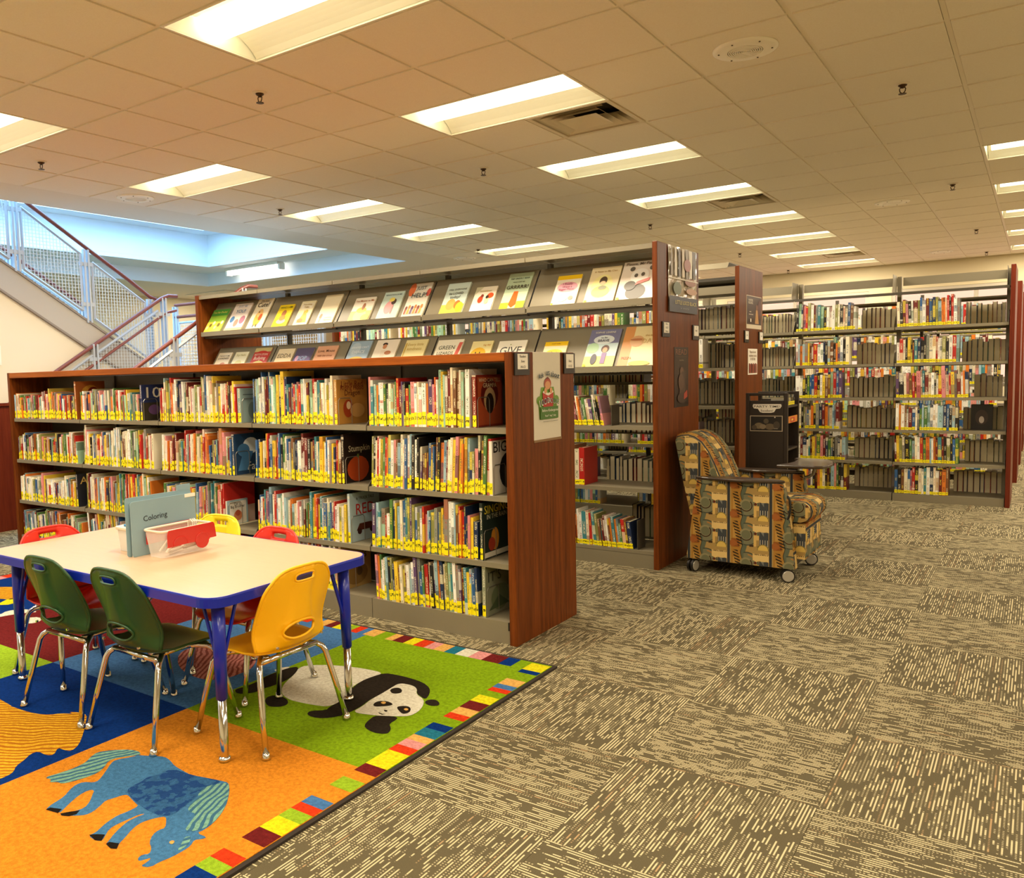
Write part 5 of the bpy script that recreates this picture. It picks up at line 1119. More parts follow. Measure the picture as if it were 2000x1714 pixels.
def motif(name, keys, mat, z, k=1):
    """flat tufted shape, its pile a little proud of the field"""
    mb = MB()
    for key in keys:
        p = smooth(RUG[key], k)
        r_ = geometry.delaunay_2d_cdt([Vector(q) for q in p], [(i, (i+1) % len(p)) for i in range(len(p))], [], 1, 1e-6)
        n = len(mb.v); mb.v += [(q.x, q.y, z) for q in r_[0]]
        for f in r_[2]:
            a, b, c = [r_[0][i] for i in f[:3]]
            f = list(f) if (b-a).cross(c-a) > 0 else list(f)[::-1]
            mb.add(tuple(n+i for i in f))
    return mb.build(name, mat, rug)
Z0 = .0112
h_ = motif('horse_figure', ['horse_body'], HORSEM, Z0); motif('saddle_patch', ['horse_back'], BACKM, Z0+.0005); motif('mane', ['horse_mane'], MANEM, Z0+.0009); motif('mane_blaze', ['horse_blaze'], TAILM, Z0+.0009); motif('tail', ['horse_tail'], TAILM, Z0+.0005)
for i in range(4): motif('hoof', ['hoof%d' % i], RM['black'], Z0+.0009, 0)
motif('eye', ['horse_eye'], RM['peach'], Z0+.0013)
RUG['lion_body'] = [(-3.72,1.56),(-3.60,1.66),(-3.40,1.645),(-3.05,1.55),(-3.02,1.36),(-3.12,1.30),(-3.30,1.32),(-3.46,1.30),(-3.44,1.05),(-3.56,1.03),(-3.60,1.22),(-3.70,1.36)]
RUG['lion_tail'] = [(-3.70,1.52),(-3.77,1.45),(-3.78,1.20),(-3.75,1.12),(-3.72,1.20),(-3.73,1.42),(-3.66,1.48)]
motif('lion_body', ['lion_body', 'lion_tail'], LIONM, Z0-.0002); motif('lion_figure', ['lion'], LIONM, Z0); motif('pig_figure', ['pig'], PIGM, Z0, 2)
motif('bird_figure', ['bird1'], RM['white'], Z0); motif('bird_figure', ['bird2'], RM['white'], Z0); motif('fruit_figure', ['fruit1'], LIONM, Z0); motif('leaf_figure', ['fruit2'], RM['yellow'], Z0)
motif('panda_body', ['panda_body'], RM['white'], Z0, 2); motif('panda_tail', ['panda_tail'], RM['white'], Z0); motif('panda_leg', ['panda_rear'], PANDAK, Z0+.0005, 2); motif('panda_foot', ['panda_foot'], PANDAK, Z0+.0005, 2)
motif('panda_shoulder', ['panda_band'], PANDAK, Z0+.0007, 1); motif('panda_head', ['panda_head'], RM['white'], Z0+.0011, 2); motif('panda_paw', ['paw'], PANDAK, Z0+.0006, 2)
motif('panda_ear', ['ear1'], PANDAK, Z0+.0015, 2); motif('panda_ear', ['ear2'], PANDAK, Z0+.0015, 2); motif('eye_patch', ['patch1'], PANDAK, Z0+.0015, 2); motif('eye_patch', ['patch2'], PANDAK, Z0+.0015, 2)
motif('eye', ['eye1'], RM['peach'], Z0+.002); motif('eye', ['eye2'], RM['peach'], Z0+.002); motif('nose', ['nose'], PANDAK, Z0+.0015); motif('mouth', ['mouth'], PANDAK, Z0+.0015, 0)

# ================================================================ activity table
RZ = .0125
table = thing('activity_table', 'low children\'s activity table, pale wood-grain top with a cobalt blue edge and legs', 'table', (-2.995, 2.14, RZ))
def lam():
    m, t, b = new_mat('pale_laminate'); g = G(t); co = g.n('ShaderNodeTexCoord').outputs['Object']
    mp = g.n('ShaderNodeMapping'); g.put(mp.inputs['Vector'], co); mp.inputs['Scale'].default_value = (3, 70, 1)
    t.links.new(g.mix(g.m('ADD', g.m('MULTIPLY', g.noise(mp.outputs[0], 1.5, 4), .7), g.m('MULTIPLY', g.noise(co, 120., 2), .3)), '#bf9e7e', '#d0b392'), b.inputs['Base Color']); b.inputs['Roughness'].default_value = .38; return m
BLUE = M('cobalt_blue', '#0420a8', .3, coat=.2)
tx0, ty0, tx1, ty1 = -3.78, 1.73, -2.21, 2.55
MB().prism(rrect(tx0+.006, ty0+.006, tx1-.006, ty1-.006, .075, 8), 2, .578, .6115).build('table_top', lam(), table)
eb = MB(); o_ = rrect(tx0, ty0, tx1, ty1, .08, 8); i_ = rrect(tx0+.0055, ty0+.0055, tx1-.0055, ty1-.0055, .0755, 8); L = len(o_)
prof = [(0, .577), (1, .575), (1.0, .582), (1.0, .606), (.7, .6115), (0, .6118)]
for i in range(L):
    j = (i+1) % L
    for (a, za), (b, zb) in zip(prof[:-1], prof[1:]):
        W_ = lambda k, f: (i_[k][0]+(o_[k][0]-i_[k][0])*f, i_[k][1]+(o_[k][1]-i_[k][1])*f)
        eb.face([(*W_(i, a), za), (*W_(j, a), za), (*W_(j, b), zb), (*W_(i, b), zb)])
eb.build('edge_band', BLUE, table)
for lx, ly in ((-2.28, 1.81), (-2.28, 2.455), (-3.70, 1.835), (-3.70, 2.455)):
    sx = 1 if lx > -3 else -1; sy = 1 if ly > 2.1 else -1
    lg = MB().tube([(lx-sx*.004, ly-sy*.004, .578), (lx-sx*.002, ly-sy*.002, .40), (lx, ly, .235)], [.0235, .023, .020], 14).build('leg', BLUE, table, smooth=True)
    MB().tube([(lx, ly, .25), (lx, ly, .03), (lx, ly, .024)], .0155, 14).build('leg_insert', CHROME, lg, smooth=True)
    MB().lathe([(.0155, .03), (.021, .024), (.023, RZ+.004), (.021, RZ)], lx, ly, 14).build('glide', CHROME, lg, smooth=True)
    for dx, dy in ((-sx, 0), (0, -sy)):
        MB().tube([(lx+dx*.016, ly+dy*.016, .37), (lx+dx*.085, ly+dy*.085, .577)], .0065, 8).build('brace', BLUE, table)

# ---- children's chairs
PROF = [(.178, .312), (.172, .322), (.15, .330), (.10, .333), (.04, .329), (-.03, .326), (-.08, .326), (-.115, .330), (-.138, .342), (-.152, .362), (-.161, .39), (-.172, .45), (-.186, .53), (-.198, .60), (-.207, .650)]
acc = [0]
for a, b in zip(PROF[:-1], PROF[1:]): acc.append(acc[-1]+math.dist(a, b))
S1, SE = acc[8], acc[-1]
def prof_at(s):
    s = max(0, min(SE, s))
    for i in range(len(acc)-1):
        if s <= acc[i+1]:
            f = (s-acc[i])/(acc[i+1]-acc[i])
            p0, p1, p2, p3 = PROF[max(i-1, 0)], PROF[i], PROF[i+1], PROF[min(i+2, len(PROF)-1)]
            q = []
            for k in (0, 1): q.append(.5*(2*p1[k]+(p2[k]-p0[k])*f+(2*p0[k]-5*p1[k]+4*p2[k]-p3[k])*f*f+(3*p1[k]-p0[k]-3*p2[k]+p3[k])*f**3))
            return q
def sst(a, b, x): x = max(0, min(1, (x-a)/(b-a))); return x*x*(3-2*x)
def shell(u, s):
    y, z = prof_at(s); bk = sst(S1-.06, S1+.08, s)
    z += (1-bk)*(.55*u*u*sst(.02, .2, s)-.006*(1-(u/.17)**2)*sst(.03, .12, s))
    flare = bk*(1.5*u*u*sst(SE, SE-.25, s)+.5*u*u)
    y += flare; z += bk*.10*u*u
    v = s-S1
    if bk > .3:                                                  # raised lens down the middle of the back
        wv = .060-.026*math.sin(max(0, min(1, (v-.10)/.22))*PI) if v > .10 else .075
        y -= .013*sst(wv+.012, wv-.006, abs(u))*sst(.02, .06, v)*sst(SE-S1-.005, SE-S1-.05, v)
    return (u, y, z)
def mirror(p): return p+[(-x, y) for x, y in p[::-1]]
VT = SE-S1
seat_o = mirror([(.0, 0), (.06, .001), (.11, .006), (.142, .018), (.158, .038), (.168, .07), (.174, .12), (.174, .18), (.170, .24), (.166, S1)])[0:]
seat_o = [p for i, p in enumerate(seat_o) if i == 0 or math.dist(p, seat_o[i-1]) > 1e-5][:-1]
half = [(.166, S1)]+[(.166+.004*math.sin(v/.2*PI), S1+v) for v in (.03, .06, .09, .12, .15, .18)]
for k in range(1, 11):
    a = k/10*PI/2; half.append((.166*math.cos(a)**.75 if k < 10 else 0, S1+.19+(VT-.19)*math.sin(a)**.95))
back_o = half+[(-x, y) for x, y in half[::-1]][1:]
HANDLE = ellipse(0, SE-.042, .046, .0125, 20, 3.5); OVAL = ellipse(0, S1+.078, .076, .033, 28, 2.2)
def chair_proto():
    t = thing('child_chair', '', 'chair')
    st = sheet(seat_o, [], .02, shell).build('seat', PLASTIC['green'], t, smooth=True, local=True)
    bk = sheet(back_o, [HANDLE, OVAL], .0145, shell).build('backrest', PLASTIC['green'], t, smooth=True, local=True)
    for o in (st, bk):
        sd = o.modifiers.new('thickness', 'SOLIDIFY'); sd.thickness = .0065; sd.offset = 0
    for nm, lp, r_ in (('handle_rim', HANDLE, .004), ('opening_rim', OVAL, .0052)):
        MB().tube([tuple(Vector(shell(*p))+Vector((0, -.002, 0))) for p in lp], r_, 6, close=True).build(nm, PLASTIC['green'], bk, smooth=True, local=True)
    edge = [tuple(Vector(shell(*p))) for p in half+[(-x, y) for x, y in half[::-1]][1:]]
    MB().tube(edge, .0062, 6).build('edge_bead', PLASTIC['green'], bk, smooth=True, local=True)
    for sx in (-1, 1):
        for sy in (-1, 1):
            p = [(.085, .05, .309), (.120, .085, .309), (.142, .107, .304), (.156, .122, .292), (.164, .131, .274), (.185, .163, .14), (.203, .192, .012)]
            lg = MB().tube([(sx*x, sy*y, z) for x, y, z in p], [.0115]*6+[.0105], 12).build('leg', CHROME, t, smooth=True, local=True)
            MB().lathe([(.0115, .022), (.013, .012), (.0175, .004), (.0165, 0)], sx*.2045, sy*.1945, 12).build('glide', CHROME, lg, smooth=True, local=True)
        MB().tube([(sx*.095, -.10, .311), (sx*.095, .10, .311)], .010, 10).build('seat_rail', CHROME, t, smooth=True, local=True)
    MB().tube([(-.135, -.112, .308), (.135, -.112, .308)], .0105, 10).build('rear_rail', CHROME, t, smooth=True, local=True)
    MB().tube([(-.135, .112, .308), (.135, .112, .308)], .0105, 10).build('front_rail', CHROME, t, smooth=True, local=True)
    for sx in (-1, 1): MB().tube([(sx*.11, -.1655, .366), (sx*.11, -.1735, .3655)], .005, 8).build('rivet', CHROME, t, local=True)
    return t
PLASTIC = {k: M('plastic_'+k, c, .38, bump=.08, scale=900) for k, c in (('green', '#214a24'), ('yellow', '#ffc010'), ('lemon', '#fae41c'), ('red', '#dc2c1c'))}
def recolour(t, k):
    for o in [t]+list(t.children_recursive):
        if o.type == 'MESH' and o.data.materials and o.data.materials[0].name.startswith('plastic_'):
            me = bpy.data.meshes.get(o.data.name+'_'+k)
            if me is None: me = o.data.copy(); me.name = o.data.name+'_'+k; me.materials[0] = PLASTIC[k]
            o.data = me
proto_ch = chair_proto()
CHAIRS = [(-2.735, 1.892, .0, 'green', 'dark green plastic child chair, its seat beside the near blue table leg'), (-3.185, 1.875, .02, 'green', 'dark green plastic child chair between the other green one and a red one'),
          (-2.355, 2.105, PI/2-.02, 'yellow', 'golden yellow plastic child chair at the table\'s short end, back to the aisle'), (-3.61, 2.06, -PI/2+.03, 'red', 'red plastic child chair at the far short end by the table leg'),
          (-3.30, 2.475, PI+.06, 'lemon', 'lemon yellow plastic child chair behind the table, facing the green ones'), (-2.795, 2.375, PI-.03, 'red', 'red plastic child chair behind the table, nearest the low bookcase')]
for n, (x, y, rz, k, lb) in enumerate(CHAIRS):
    o = proto_ch if n == 0 else copy_tree(proto_ch)
    o.location = (x, y, RZ); o.rotation_euler = (0, 0, rz); tag(o, lb, 'chair', 'children\'s chairs around the table')
    if k != 'green': recolour(o, k)

# ---- on the table: folder, craft bin, lidded tub
TT = .612
fo = thing('folder', 'grey-blue standing file folder with Coloring handwritten on it', 'folder', (-3.05, 2.15, TT))
FB = M('folder_card', '#8cacba', .6, bump=.1, scale=300)
def leaf(x, lean, y0, y1, h):
    n = 8; o = MB(); hp = rrect(y0, 0, y1, h, .012, 3)
    o.prism([(y, TT+z) for y, z in hp], 0, x-.0012, x+.0012); return o
leaf(-3.040, 0, 1.992, 2.318, .232).build('front_leaf', FB, fo); leaf(-3.062, 0, 1.982, 2.312, .248).build('back_leaf', FB, fo)
box('paper', CARD, (-3.054, 2.0, TT, -3.046, 2.308, TT+.222), fo); box('tab', FB, (-3.0635, 2.24, TT+.247, -3.0605, 2.31, TT+.272), fo); box('tab_label', CARD, (-3.0386, 2.262, TT+.216, -3.0376, 2.318, TT+.231), fo)
draw(MB(), (-3.0388, 1.992, TT), (0, 1, 0), (0, 0, 1), .326, .232, [('t', 'Coloring', .36, .66, .36, '#141a1e', .05, .2)]).build('handwriting', PRINT, fo)
CLEAR, ct, cb_ = new_mat('clear_plastic')
cb_.inputs['Base Color'].default_value = (.95, .92, .88, 1); cb_.inputs['Alpha'].default_value = .22; cb_.inputs['Roughness'].default_value = .08
FROST, ft, fb_ = new_mat('frosted_plastic')
fb_.inputs['Base Color'].default_value = (.93, .92, .88, 1); fb_.inputs['Alpha'].default_value = .6; fb_.inputs['Roughness'].default_value = .4
bin_ = thing('craft_bin', 'clear plastic craft bin with red wheel-shaped side panels, full of loose tools', 'bin', (-2.955, 2.16, TT))
def tub(x0, x1, y0, y1, z0, z1, fl, w=.0018, r=.018):
    mb = MB(); a = rrect(x0, y0, x1, y1, r, 4); b = rrect(x0-fl, y0-fl, x1+fl, y1+fl, r+.006, 4); L = len(a)
    for i in range(L):
        j = (i+1) % L; mb.face([(*a[i], z0), (*a[j], z0), (*b[j], z1), (*b[i], z1)])
    mb.face([(*p, z0) for p in a]); return mb, b
mb, rim = tub(-3.005, -2.905, 2.045, 2.275, TT+.002, TT+.112, .014)
tb = mb.build('tub', CLEAR, bin_, smooth=False); sd = tb.modifiers.new('thickness', 'SOLIDIFY'); sd.thickness = .0016
MB().tube([(*p, TT+.112) for p in rim], .0055, 8, close=True).build('rim', M('milky_plastic', '#e6d8c4', .35), bin_, smooth=True)
REDP = M('red_plastic', '#c6201a', .3, coat=.3)
for x0, s in ((-2.885, 1), (-3.026, -1)):
    pn = MB(); xa, xb = x0, x0+s*.004
    pn.prism([(2.052, TT+.045), (2.052, TT+.100), (2.060, TT+.116), (2.285, TT+.118), (2.292, TT+.110), (2.300, TT+.052)], 0, min(xa, xb), max(xa, xb))
    po_ = pn.build('side_panel', REDP, bin_, bevel=.001)
    for yc in (2.115, 2.225):
        wl = MB(); wl.tube([(x0+s*.0045, yc+.036*math.cos(a*PI/12), TT+.048+.036*math.sin(a*PI/12)) for a in range(13)], .0022, 6); wl.build('wheel_arch', REDP, po_)
    pd_ = MB(); pd_.prism([(2.225+.034*math.cos(a*PI/8), TT+.049+.034*math.sin(a*PI/8)) for a in range(16)], 0, min(xa, xb)-.0005, max(xa, xb)+.0015); pd_.build('wheel', REDP, po_)
rr = random.Random(3)
TOOLC = [M('tool_grey', '#a8a294', .35), M('tool_white', '#e4dccb', .4), M('tool_brown', '#7a5c40', .5), M('tool_red', '#b03a2a', .4)]
for n in range(11):
    y = rr.uniform(2.075, 2.20); x = rr.uniform(-2.985, -2.925); z = TT+.010+.006*(n % 4); a = rr.uniform(-.5, .5); ln = rr.uniform(.05, .075)
    up = .06 if n in (1, 5, 8) else .008
    p0 = Vector((x, y, z)); p1 = Vector((min(-2.915, max(-2.995, x+ln*math.sin(a)*.4)), min(2.265, y+ln), z+up))
    o = MB().tube([p0, p1], rr.uniform(.0035, .006), 8).build('marker', TOOLC[n % 4], None); tag(o, '%s craft marker in the clear bin, %s of the loose tools' % (['grey', 'white', 'brown', 'red'][n % 4], ordinal(n+1)), 'marker', 'markers in the clear bin')
cd_ = MB()
for k in range(3): cd_.tube([(-2.99, 2.235+.010*k, TT+.03), (-2.988, 2.236+.010*k, TT+.118), (-2.978, 2.24+.01*k, TT+.128), (-2.966, 2.242+.01*k, TT+.118), (-2.964, 2.243+.01*k, TT+.05)], .0028, 6)
tag(cd_.build('cord_bundle', TOOLC[1]), 'white cord bundle looped over the back rim of the clear bin', 'cord')
lt_ = thing('lidded_tub', 'frosted lidded plastic tub with a blue lid clip, behind the folder', 'tub', (-3.17, 2.13, TT))
mb, rim = tub(-3.235, -3.115, 2.055, 2.225, TT+.002, TT+.095, .008); tb = mb.build('tub', FROST, lt_); sd = tb.modifiers.new('thickness', 'SOLIDIFY'); sd.thickness = .002
MB().prism(rrect(-3.248, 2.042, -3.102, 2.238, .02, 4), 2, TT+.093, TT+.106).build('lid', M('milky_plastic'), lt_, bevel=.003)
box('lid_clip', M('clip_blue', '#2a86c4', .35), (-3.20, 2.06, TT+.106, -3.15, 2.22, TT+.116), lt_, .002)
for k in range(3): tag(MB().lathe([(.034, 0), (.034, .009), (.030, .010), (0, .010)], 0, 0, 20).build('tape_roll', TOOLC[(k+2) % 3], None, loc=None), ['bottom', 'middle', 'topmost'][k]+' flat round disc stacked in the frosted tub', 'disc', 'discs in the frosted tub').location = (-3.165, 2.13, TT+.006+.0105*k)
# ================================================================ patterned armchair
def fabric():
    m, t, b = new_mat('deco_upholstery'); g = G(t)
    uv = g.n('ShaderNodeUVMap', uv_map='UVMap').outputs[0]; U, V, _ = g.sep(uv)
    p = g.m('FRACT', g.m('DIVIDE', U, .257)); q = g.m('FRACT', g.m('DIVIDE', V, .186))
    c = g.mix(0., '#a88a50', '#a88a50')
    def L(mask, col):
        nonlocal c
        c = g.mix(mask, c, col)
    sq = lambda x: g.m('MULTIPLY', x, x)
    def dist(px, qx): return g.m('SQRT', g.m('ADD', sq(g.m('MULTIPLY', g.m('SUBTRACT', p, px), .257)), sq(g.m('MULTIPLY', g.m('SUBTRACT', q, qx), .186))))
    # ochre and rust column
    L(g.within(p, .06, .30), '#a47630'); L(g.mul(g.within(p, .06, .26), g.within(q, .05, .34)), '#8a5222'); L(g.mul(g.within(p, .10, .20), g.within(q, .36, .7)), '#b48a44')
    L(g.lt(g.m('ADD', g.m('ABSOLUTE', g.m('MULTIPLY', g.m('SUBTRACT', p, .10), .9)), g.m('ABSOLUTE', g.m('SUBTRACT', q, .18))), .13), '#9c5c2a')
    # teal wave with its dark line
    wv = g.m('MULTIPLY_ADD', g.m('SINE', g.m('MULTIPLY', q, 12.566)), .018, .0)
    pw_ = g.m('SUBTRACT', p, wv)
    L(g.within(pw_, .30, .42), '#5c6450'); L(g.within(pw_, .30, .315), '#2c2a22')
    # hexagonal leaf round the disc
    d = dist(.44, .52); L(g.mul(g.lt(d, .072), g.gt(p, .36)), '#767458'); L(g.mul(g.within(d, .066, .073), g.gt(p, .36)), '#45493c'); L(g.mul(g.within(d, .052, .060), g.gt(p, .46), g.gt(q, .5)), '#a8753c')
    d2 = dist(.42, .50); L(g.lt(d2, .040), '#8c8460'); L(g.lt(d2, .029), '#6c6c50')
    L(g.mul(g.within(d2, .032, .039), g.m('GREATER_THAN', g.m('SUBTRACT', p, q), -.12)), '#3a2a1e')
    # slanting comb of black bars
    s_ = g.m('MULTIPLY_ADD', q, .20, g.m('MULTIPLY', p, 1.))
    cm = g.mul(g.within(g.m('ADD', p, g.m('MULTIPLY', q, .16)), .24, .37), g.gt(g.m('SINE', g.m('MULTIPLY', g.m('ADD', q, g.m('MULTIPLY', p, .5)), 62.83)), .05), g.within(q, .1, .95)); L(cm, '#2c2418')
    # cream blocks
    L(g.mul(g.within(p, .60, .74), g.within(q, .12, .5)), '#d0ab62'); L(g.mul(g.within(p, .58, .96), g.within(g.m('MULTIPLY_ADD', g.m('SINE', g.m('MULTIPLY', p, 40.)), .02, q), .62, .86)), '#dcbc78')
    L(g.mul(g.within(p, .60, .96), g.within(q, .83, .86), g.gt(g.m('SINE', g.m('MULTIPLY', p, 150.)), 0.)), '#2a241c')
    L(g.mul(g.within(p, .50, .60), g.within(q, .10, .17)), '#3a2c1e')
    # slate block with pale bars
    L(g.mul(g.within(p, .73, .95), g.within(q, .06, .62)), '#3f4346'); L(g.mul(g.within(p, .76, .84), g.gt(q, .44), g.lt(q, .62), g.gt(g.m('ADD', p, g.m('MULTIPLY', q, .5)), 1.08)), '#787870')
    L(g.mul(g.within(p, .74, .95), g.within(q, .08, .36), g.gt(g.m('SINE', g.m('MULTIPLY', p, 110.)), .82)), '#cfc6ac')
    d3 = dist(.82, .02); L(g.lt(d3, .030), '#d6b45c'); L(g.within(d3, .030, .036), '#8a7a40')
    chk = g.gt(g.mul(g.m('SINE', g.m('MULTIPLY', p, 250.)), g.m('SINE', g.m('MULTIPLY', q, 180.))), 0.)
    L(g.mul(g.within(p, .665, .725), g.within(q, .10, .34), chk), '#3a3224')
    L(g.lt(g.m('MULTIPLY_ADD', g.m('ABSOLUTE', g.m('SUBTRACT', p, .64)), 1.3, g.m('ABSOLUTE', g.m('SUBTRACT', q, .56))), .055), '#5a2a1c')
    L(g.within(p, .965, 1.), '#34373a'); L(g.lt(p, .03), '#34373a')
    wv2 = g.noise(g.xyz(U, V), 900., 1, '2D')
    c = g.mix(g.m('MULTIPLY', g.m('SUBTRACT', wv2, .3), .35), c, '#2c2418')
    t.links.new(c, b.inputs['Base Color']); b.inputs['Roughness'].default_value = .85; b.inputs['Specular IOR Level'].default_value = .2
    g.bump(wv2, .2, .001, b); return m
FAB = fabric()
ac = thing('armchair', 'art-deco patterned rolling armchair with dark tablet arm, beside the tall bookcase end', 'armchair', (-1.52, 5.6, 0))
def panel_y(poly, y0, y1, bow=0., uo=0., inset=0.):
    """upholstered slab: polygon in (x, z), thickness along y, fabric laid flat on its faces"""
    mb = MB(); n = len(poly)
    A = [(x, y0, z) for x, z in poly]; B_ = [(x, y1, z) for x, z in poly]
    mb.face(A, 0, None, None, [(x+uo, z) for x, z in poly]); mb.face(B_[::-1], 0, None, None, [(x+uo, z) for x, z in poly[::-1]])
    s = 0
    for i in range(n):
        j = (i+1) % n; L = math.dist(poly[i], poly[j])
        mb.face([A[j], A[i], B_[i], B_[j]], 0, None, None, [(s+L, y0), (s, y0), (s, y1), (s+L, y1)]); s += L
    return mb
def cushion(poly, y0, y1, ny=8, crown=.0, uo=0.):
    """padded slab: profile polygon in (x, z) swept along y, ends drawn in; fabric runs along the profile"""
    mb = MB(); n = len(poly); cx = sum(p[0] for p in poly)/n; cz = sum(p[1] for p in poly)/n
    rows = []
    for k in range(ny+1):
        f = k/ny; e_ = min(f, 1-f)*(y1-y0); g_ = 1-.10*max(0, 1-e_/.03)**2
        rows.append(([(cx+(x-cx)*(g_ if k in (0, ny) else 1), y0+(y1-y0)*f, cz+(z-cz)*(g_ if k in (0, ny) else 1)) for x, z in poly], y0+(y1-y0)*f))
    arc = [0]
    for i in range(n): arc.append(arc[-1]+math.dist(poly[i], poly[(i+1) % n]))
    for (a, ya), (b, yb) in zip(rows[:-1], rows[1:]):
        for i in range(n):
            j = (i+1) % n; mb.face([a[j], a[i], b[i], b[j]], 0, None, None, [(ya, arc[i+1]), (ya, arc[i]), (yb, arc[i]), (yb, arc[i+1])])
    mb.face(rows[0][0], 0, None, None, [(x+uo, z) for x, z in poly]); mb.face(rows[-1][0][::-1], 0, None, None, [(x+uo, z) for x, z in poly[::-1]])
    return mb
side = [(-1.862, .090), (-1.188, .088), (-1.192, .13), (-1.205, .26), (-1.228, .42), (-1.262, .612), (-1.79, .612), (-1.81, .48), (-1.835, .28)]
for y0, y1 in ((5.300, 5.375), (5.825, 5.900)):
    ar = panel_y(side, y0, y1, uo=.045).build('arm_panel', FAB, ac, bevel=.012, seg=3)
CAPM = M('dark_arm_cap', '#3a2c20', .3, coat=.2)
for yc in (5.335, 5.865):
    lens = []
    for k in range(13): a = k/12; lens.append((-1.808+.556*a, yc-.012-.062*math.sin(a*PI)))
    for k in range(1, 12): a = 1-k/12; lens.append((-1.808+.556*a, yc+.012+.048*math.sin(a*PI)))
    MB().prism(lens, 2, .613, .632).build('arm_cap', CAPM, ac, bevel=.006)
bkp = [(-1.60, .33), (-1.60, .42), (-1.625, .52), (-1.662, .62), (-1.70, .71), (-1.742, .795), (-1.79, .86), (-1.84, .895), (-1.885, .908), (-1.93, .905), (-1.968, .893), (-1.978, .872), (-1.968, .82), (-1.945, .70), (-1.915, .55), (-1.885, .42), (-1.865, .33)]
cushion(bkp, 5.378, 5.822, 8).build('back_cushion', FAB, ac, smooth=False, bevel=.01, seg=2)
stp = [(-1.70, .36), (-1.16, .36), (-1.125, .375), (-1.105, .405), (-1.098, .44), (-1.108, .475), (-1.135, .497), (-1.18, .505), (-1.40, .492), (-1.60, .480), (-1.70, .478)]
cushion(stp, 5.378, 5.822, 8).build('seat_cushion', FAB, ac, bevel=.01, seg=2)
panel_y([(-1.215, .14), (-1.145, .14), (-1.145, .36), (-1.215, .36)], 5.378, 5.822, uo=.1).build('front_apron', FAB, ac, bevel=.006)
box('base_frame', BLACK, (-1.84, 5.36, .085, -1.21, 5.84, .16), ac)
CW = M('caster_grey', '#b8b2a6', .3, .3)
for x, y, a in ((-1.825, 5.325, 1.3), (-1.235, 5.325, .4), (-1.215, 5.875, .3), (-1.825, 5.875, 1.0)):
    cs = MB(); ca, sa = math.cos(a), math.sin(a); R_ = .041
    for s in (-1, 1): cs.tube([(x-sa*s*.006, y+ca*s*.006, R_), (x-sa*s*.022, y+ca*s*.022, R_)], R_, 22)
    c_ = cs.build('caster', BLACK, ac, smooth=False)
    hb = MB()
    for s in (-1, 1): hb.tube([(x-sa*s*.0221, y+ca*s*.0221, R_), (x-sa*s*.0245, y+ca*s*.0245, R_)], [.034, .031], 22)
    hb.build('wheel_face', CW, c_); MB().tube([(x, y, R_), (x+ca*.012, y+sa*.012, .085), (x+ca*.012, y+sa*.012, .10)], .011, 10).build('stem', M('caster_stem', '#d0cabc', .4), c_)
tb_ = [(-1.385, 5.640), (-1.15, 5.635), (-1.105, 5.66), (-1.085, 5.72), (-1.080, 5.85), (-1.10, 5.97), (-1.14, 6.05), (-1.20, 6.10), (-1.36, 6.125), (-1.375, 6.10), (-1.335, 6.0), (-1.325, 5.87), (-1.345, 5.74)]
MB().prism(tb_, 2, .672, .692).build('tablet', CAPM, ac, bevel=.006)
MB().tube([(-1.285, 5.862, .56), (-1.262, 5.875, .585), (-1.235, 5.885, .592), (-1.21, 5.885, .61), (-1.20, 5.88, .64), (-1.205, 5.87, .672)], .011, 10).build('tablet_bracket', M('bracket_steel', '#8a8478', .3, .7), ac, smooth=True)
MB().tube([(-1.235+.02*math.cos(k/12*PI-PI/2), 5.297, .47+.07*math.sin(k/12*PI-PI/2)) for k in range(13)], .007, 8).build('pull_handle', BLACK, ac)

# ================================================================ stairs and railings in the atrium
RAIL = M('railing_grey', '#b9bec4', .4, .1); HAND = M('handrail_red', '#7c3c2e', .4); STRM = M('stringer_paint', '#b9b1a6', .6); MESHM = M('mesh_wire', '#cfd4d8', .4, .2)
SLP = -.632
def fl(y): return 2.559+SLP*(y-4.14)                              # top line of the upper stringer, x = -8.25
up = thing('stair_flight', 'upper stair flight with a grey painted stringer, rising to the floor above', 'stairs', (-8.9, 4.5, 0))
for x in (-8.25, -9.62):
    MB().prism([(1.0, fl(1.0)), (5.72, fl(5.72)), (5.72, fl(5.72)-.30), (1.0, fl(1.0)-.30)], 0, x-.035, x).build('stringer', STRM, up)
    MB().prism([(1.0, fl(1.0)+.012), (5.72, fl(5.72)+.012), (5.72, fl(5.72)-.012), (1.0, fl(1.0)-.012)], 0, x-.05, x+.014).build('stringer_flange', M('flange_paint', '#8f8378', .6), up)
    MB().prism([(1.0, fl(1.0)-.29), (5.72, fl(5.72)-.29), (5.72, fl(5.72)-.314), (1.0, fl(1.0)-.314)], 0, x-.05, x+.014).build('stringer_flange', MATS['flange_paint'], up)
for k in range(15):
    y = 5.55-.272*k; z = fl(5.55)-.10+.172*k
    MB().box(-9.60, y-.29, z-.03, -8.41, y, z).build('tread', STRM, up)
land = thing('stair_landing', 'grey stair landing between the two flights', 'landing', (-8.2, 6.5, 0))
box('slab', STRM, (-9.66, 5.74, 1.18, -6.80, 7.2, 1.36), land); 
for x in (-9.55, -6.9): box('post', STRM, (x-.05, 7.0, 0, x+.05, 7.1, 1.18), land)
lo = thing('stair_flight', 'lower stair flight descending from the landing behind the low bookcase', 'stairs', (-7.5, 4.7, 0))
def ll(y): return 1.491+.623*(y-4.657)-.93
for x in (-8.185, -6.86): MB().prism([(4.12, 0), (4.32, 0), (5.73, ll(5.73)-.12), (5.73, ll(5.73)+.16), (4.12, ll(4.12)+.16)], 0, x-.02, x+.02).build('stringer', STRM, lo)
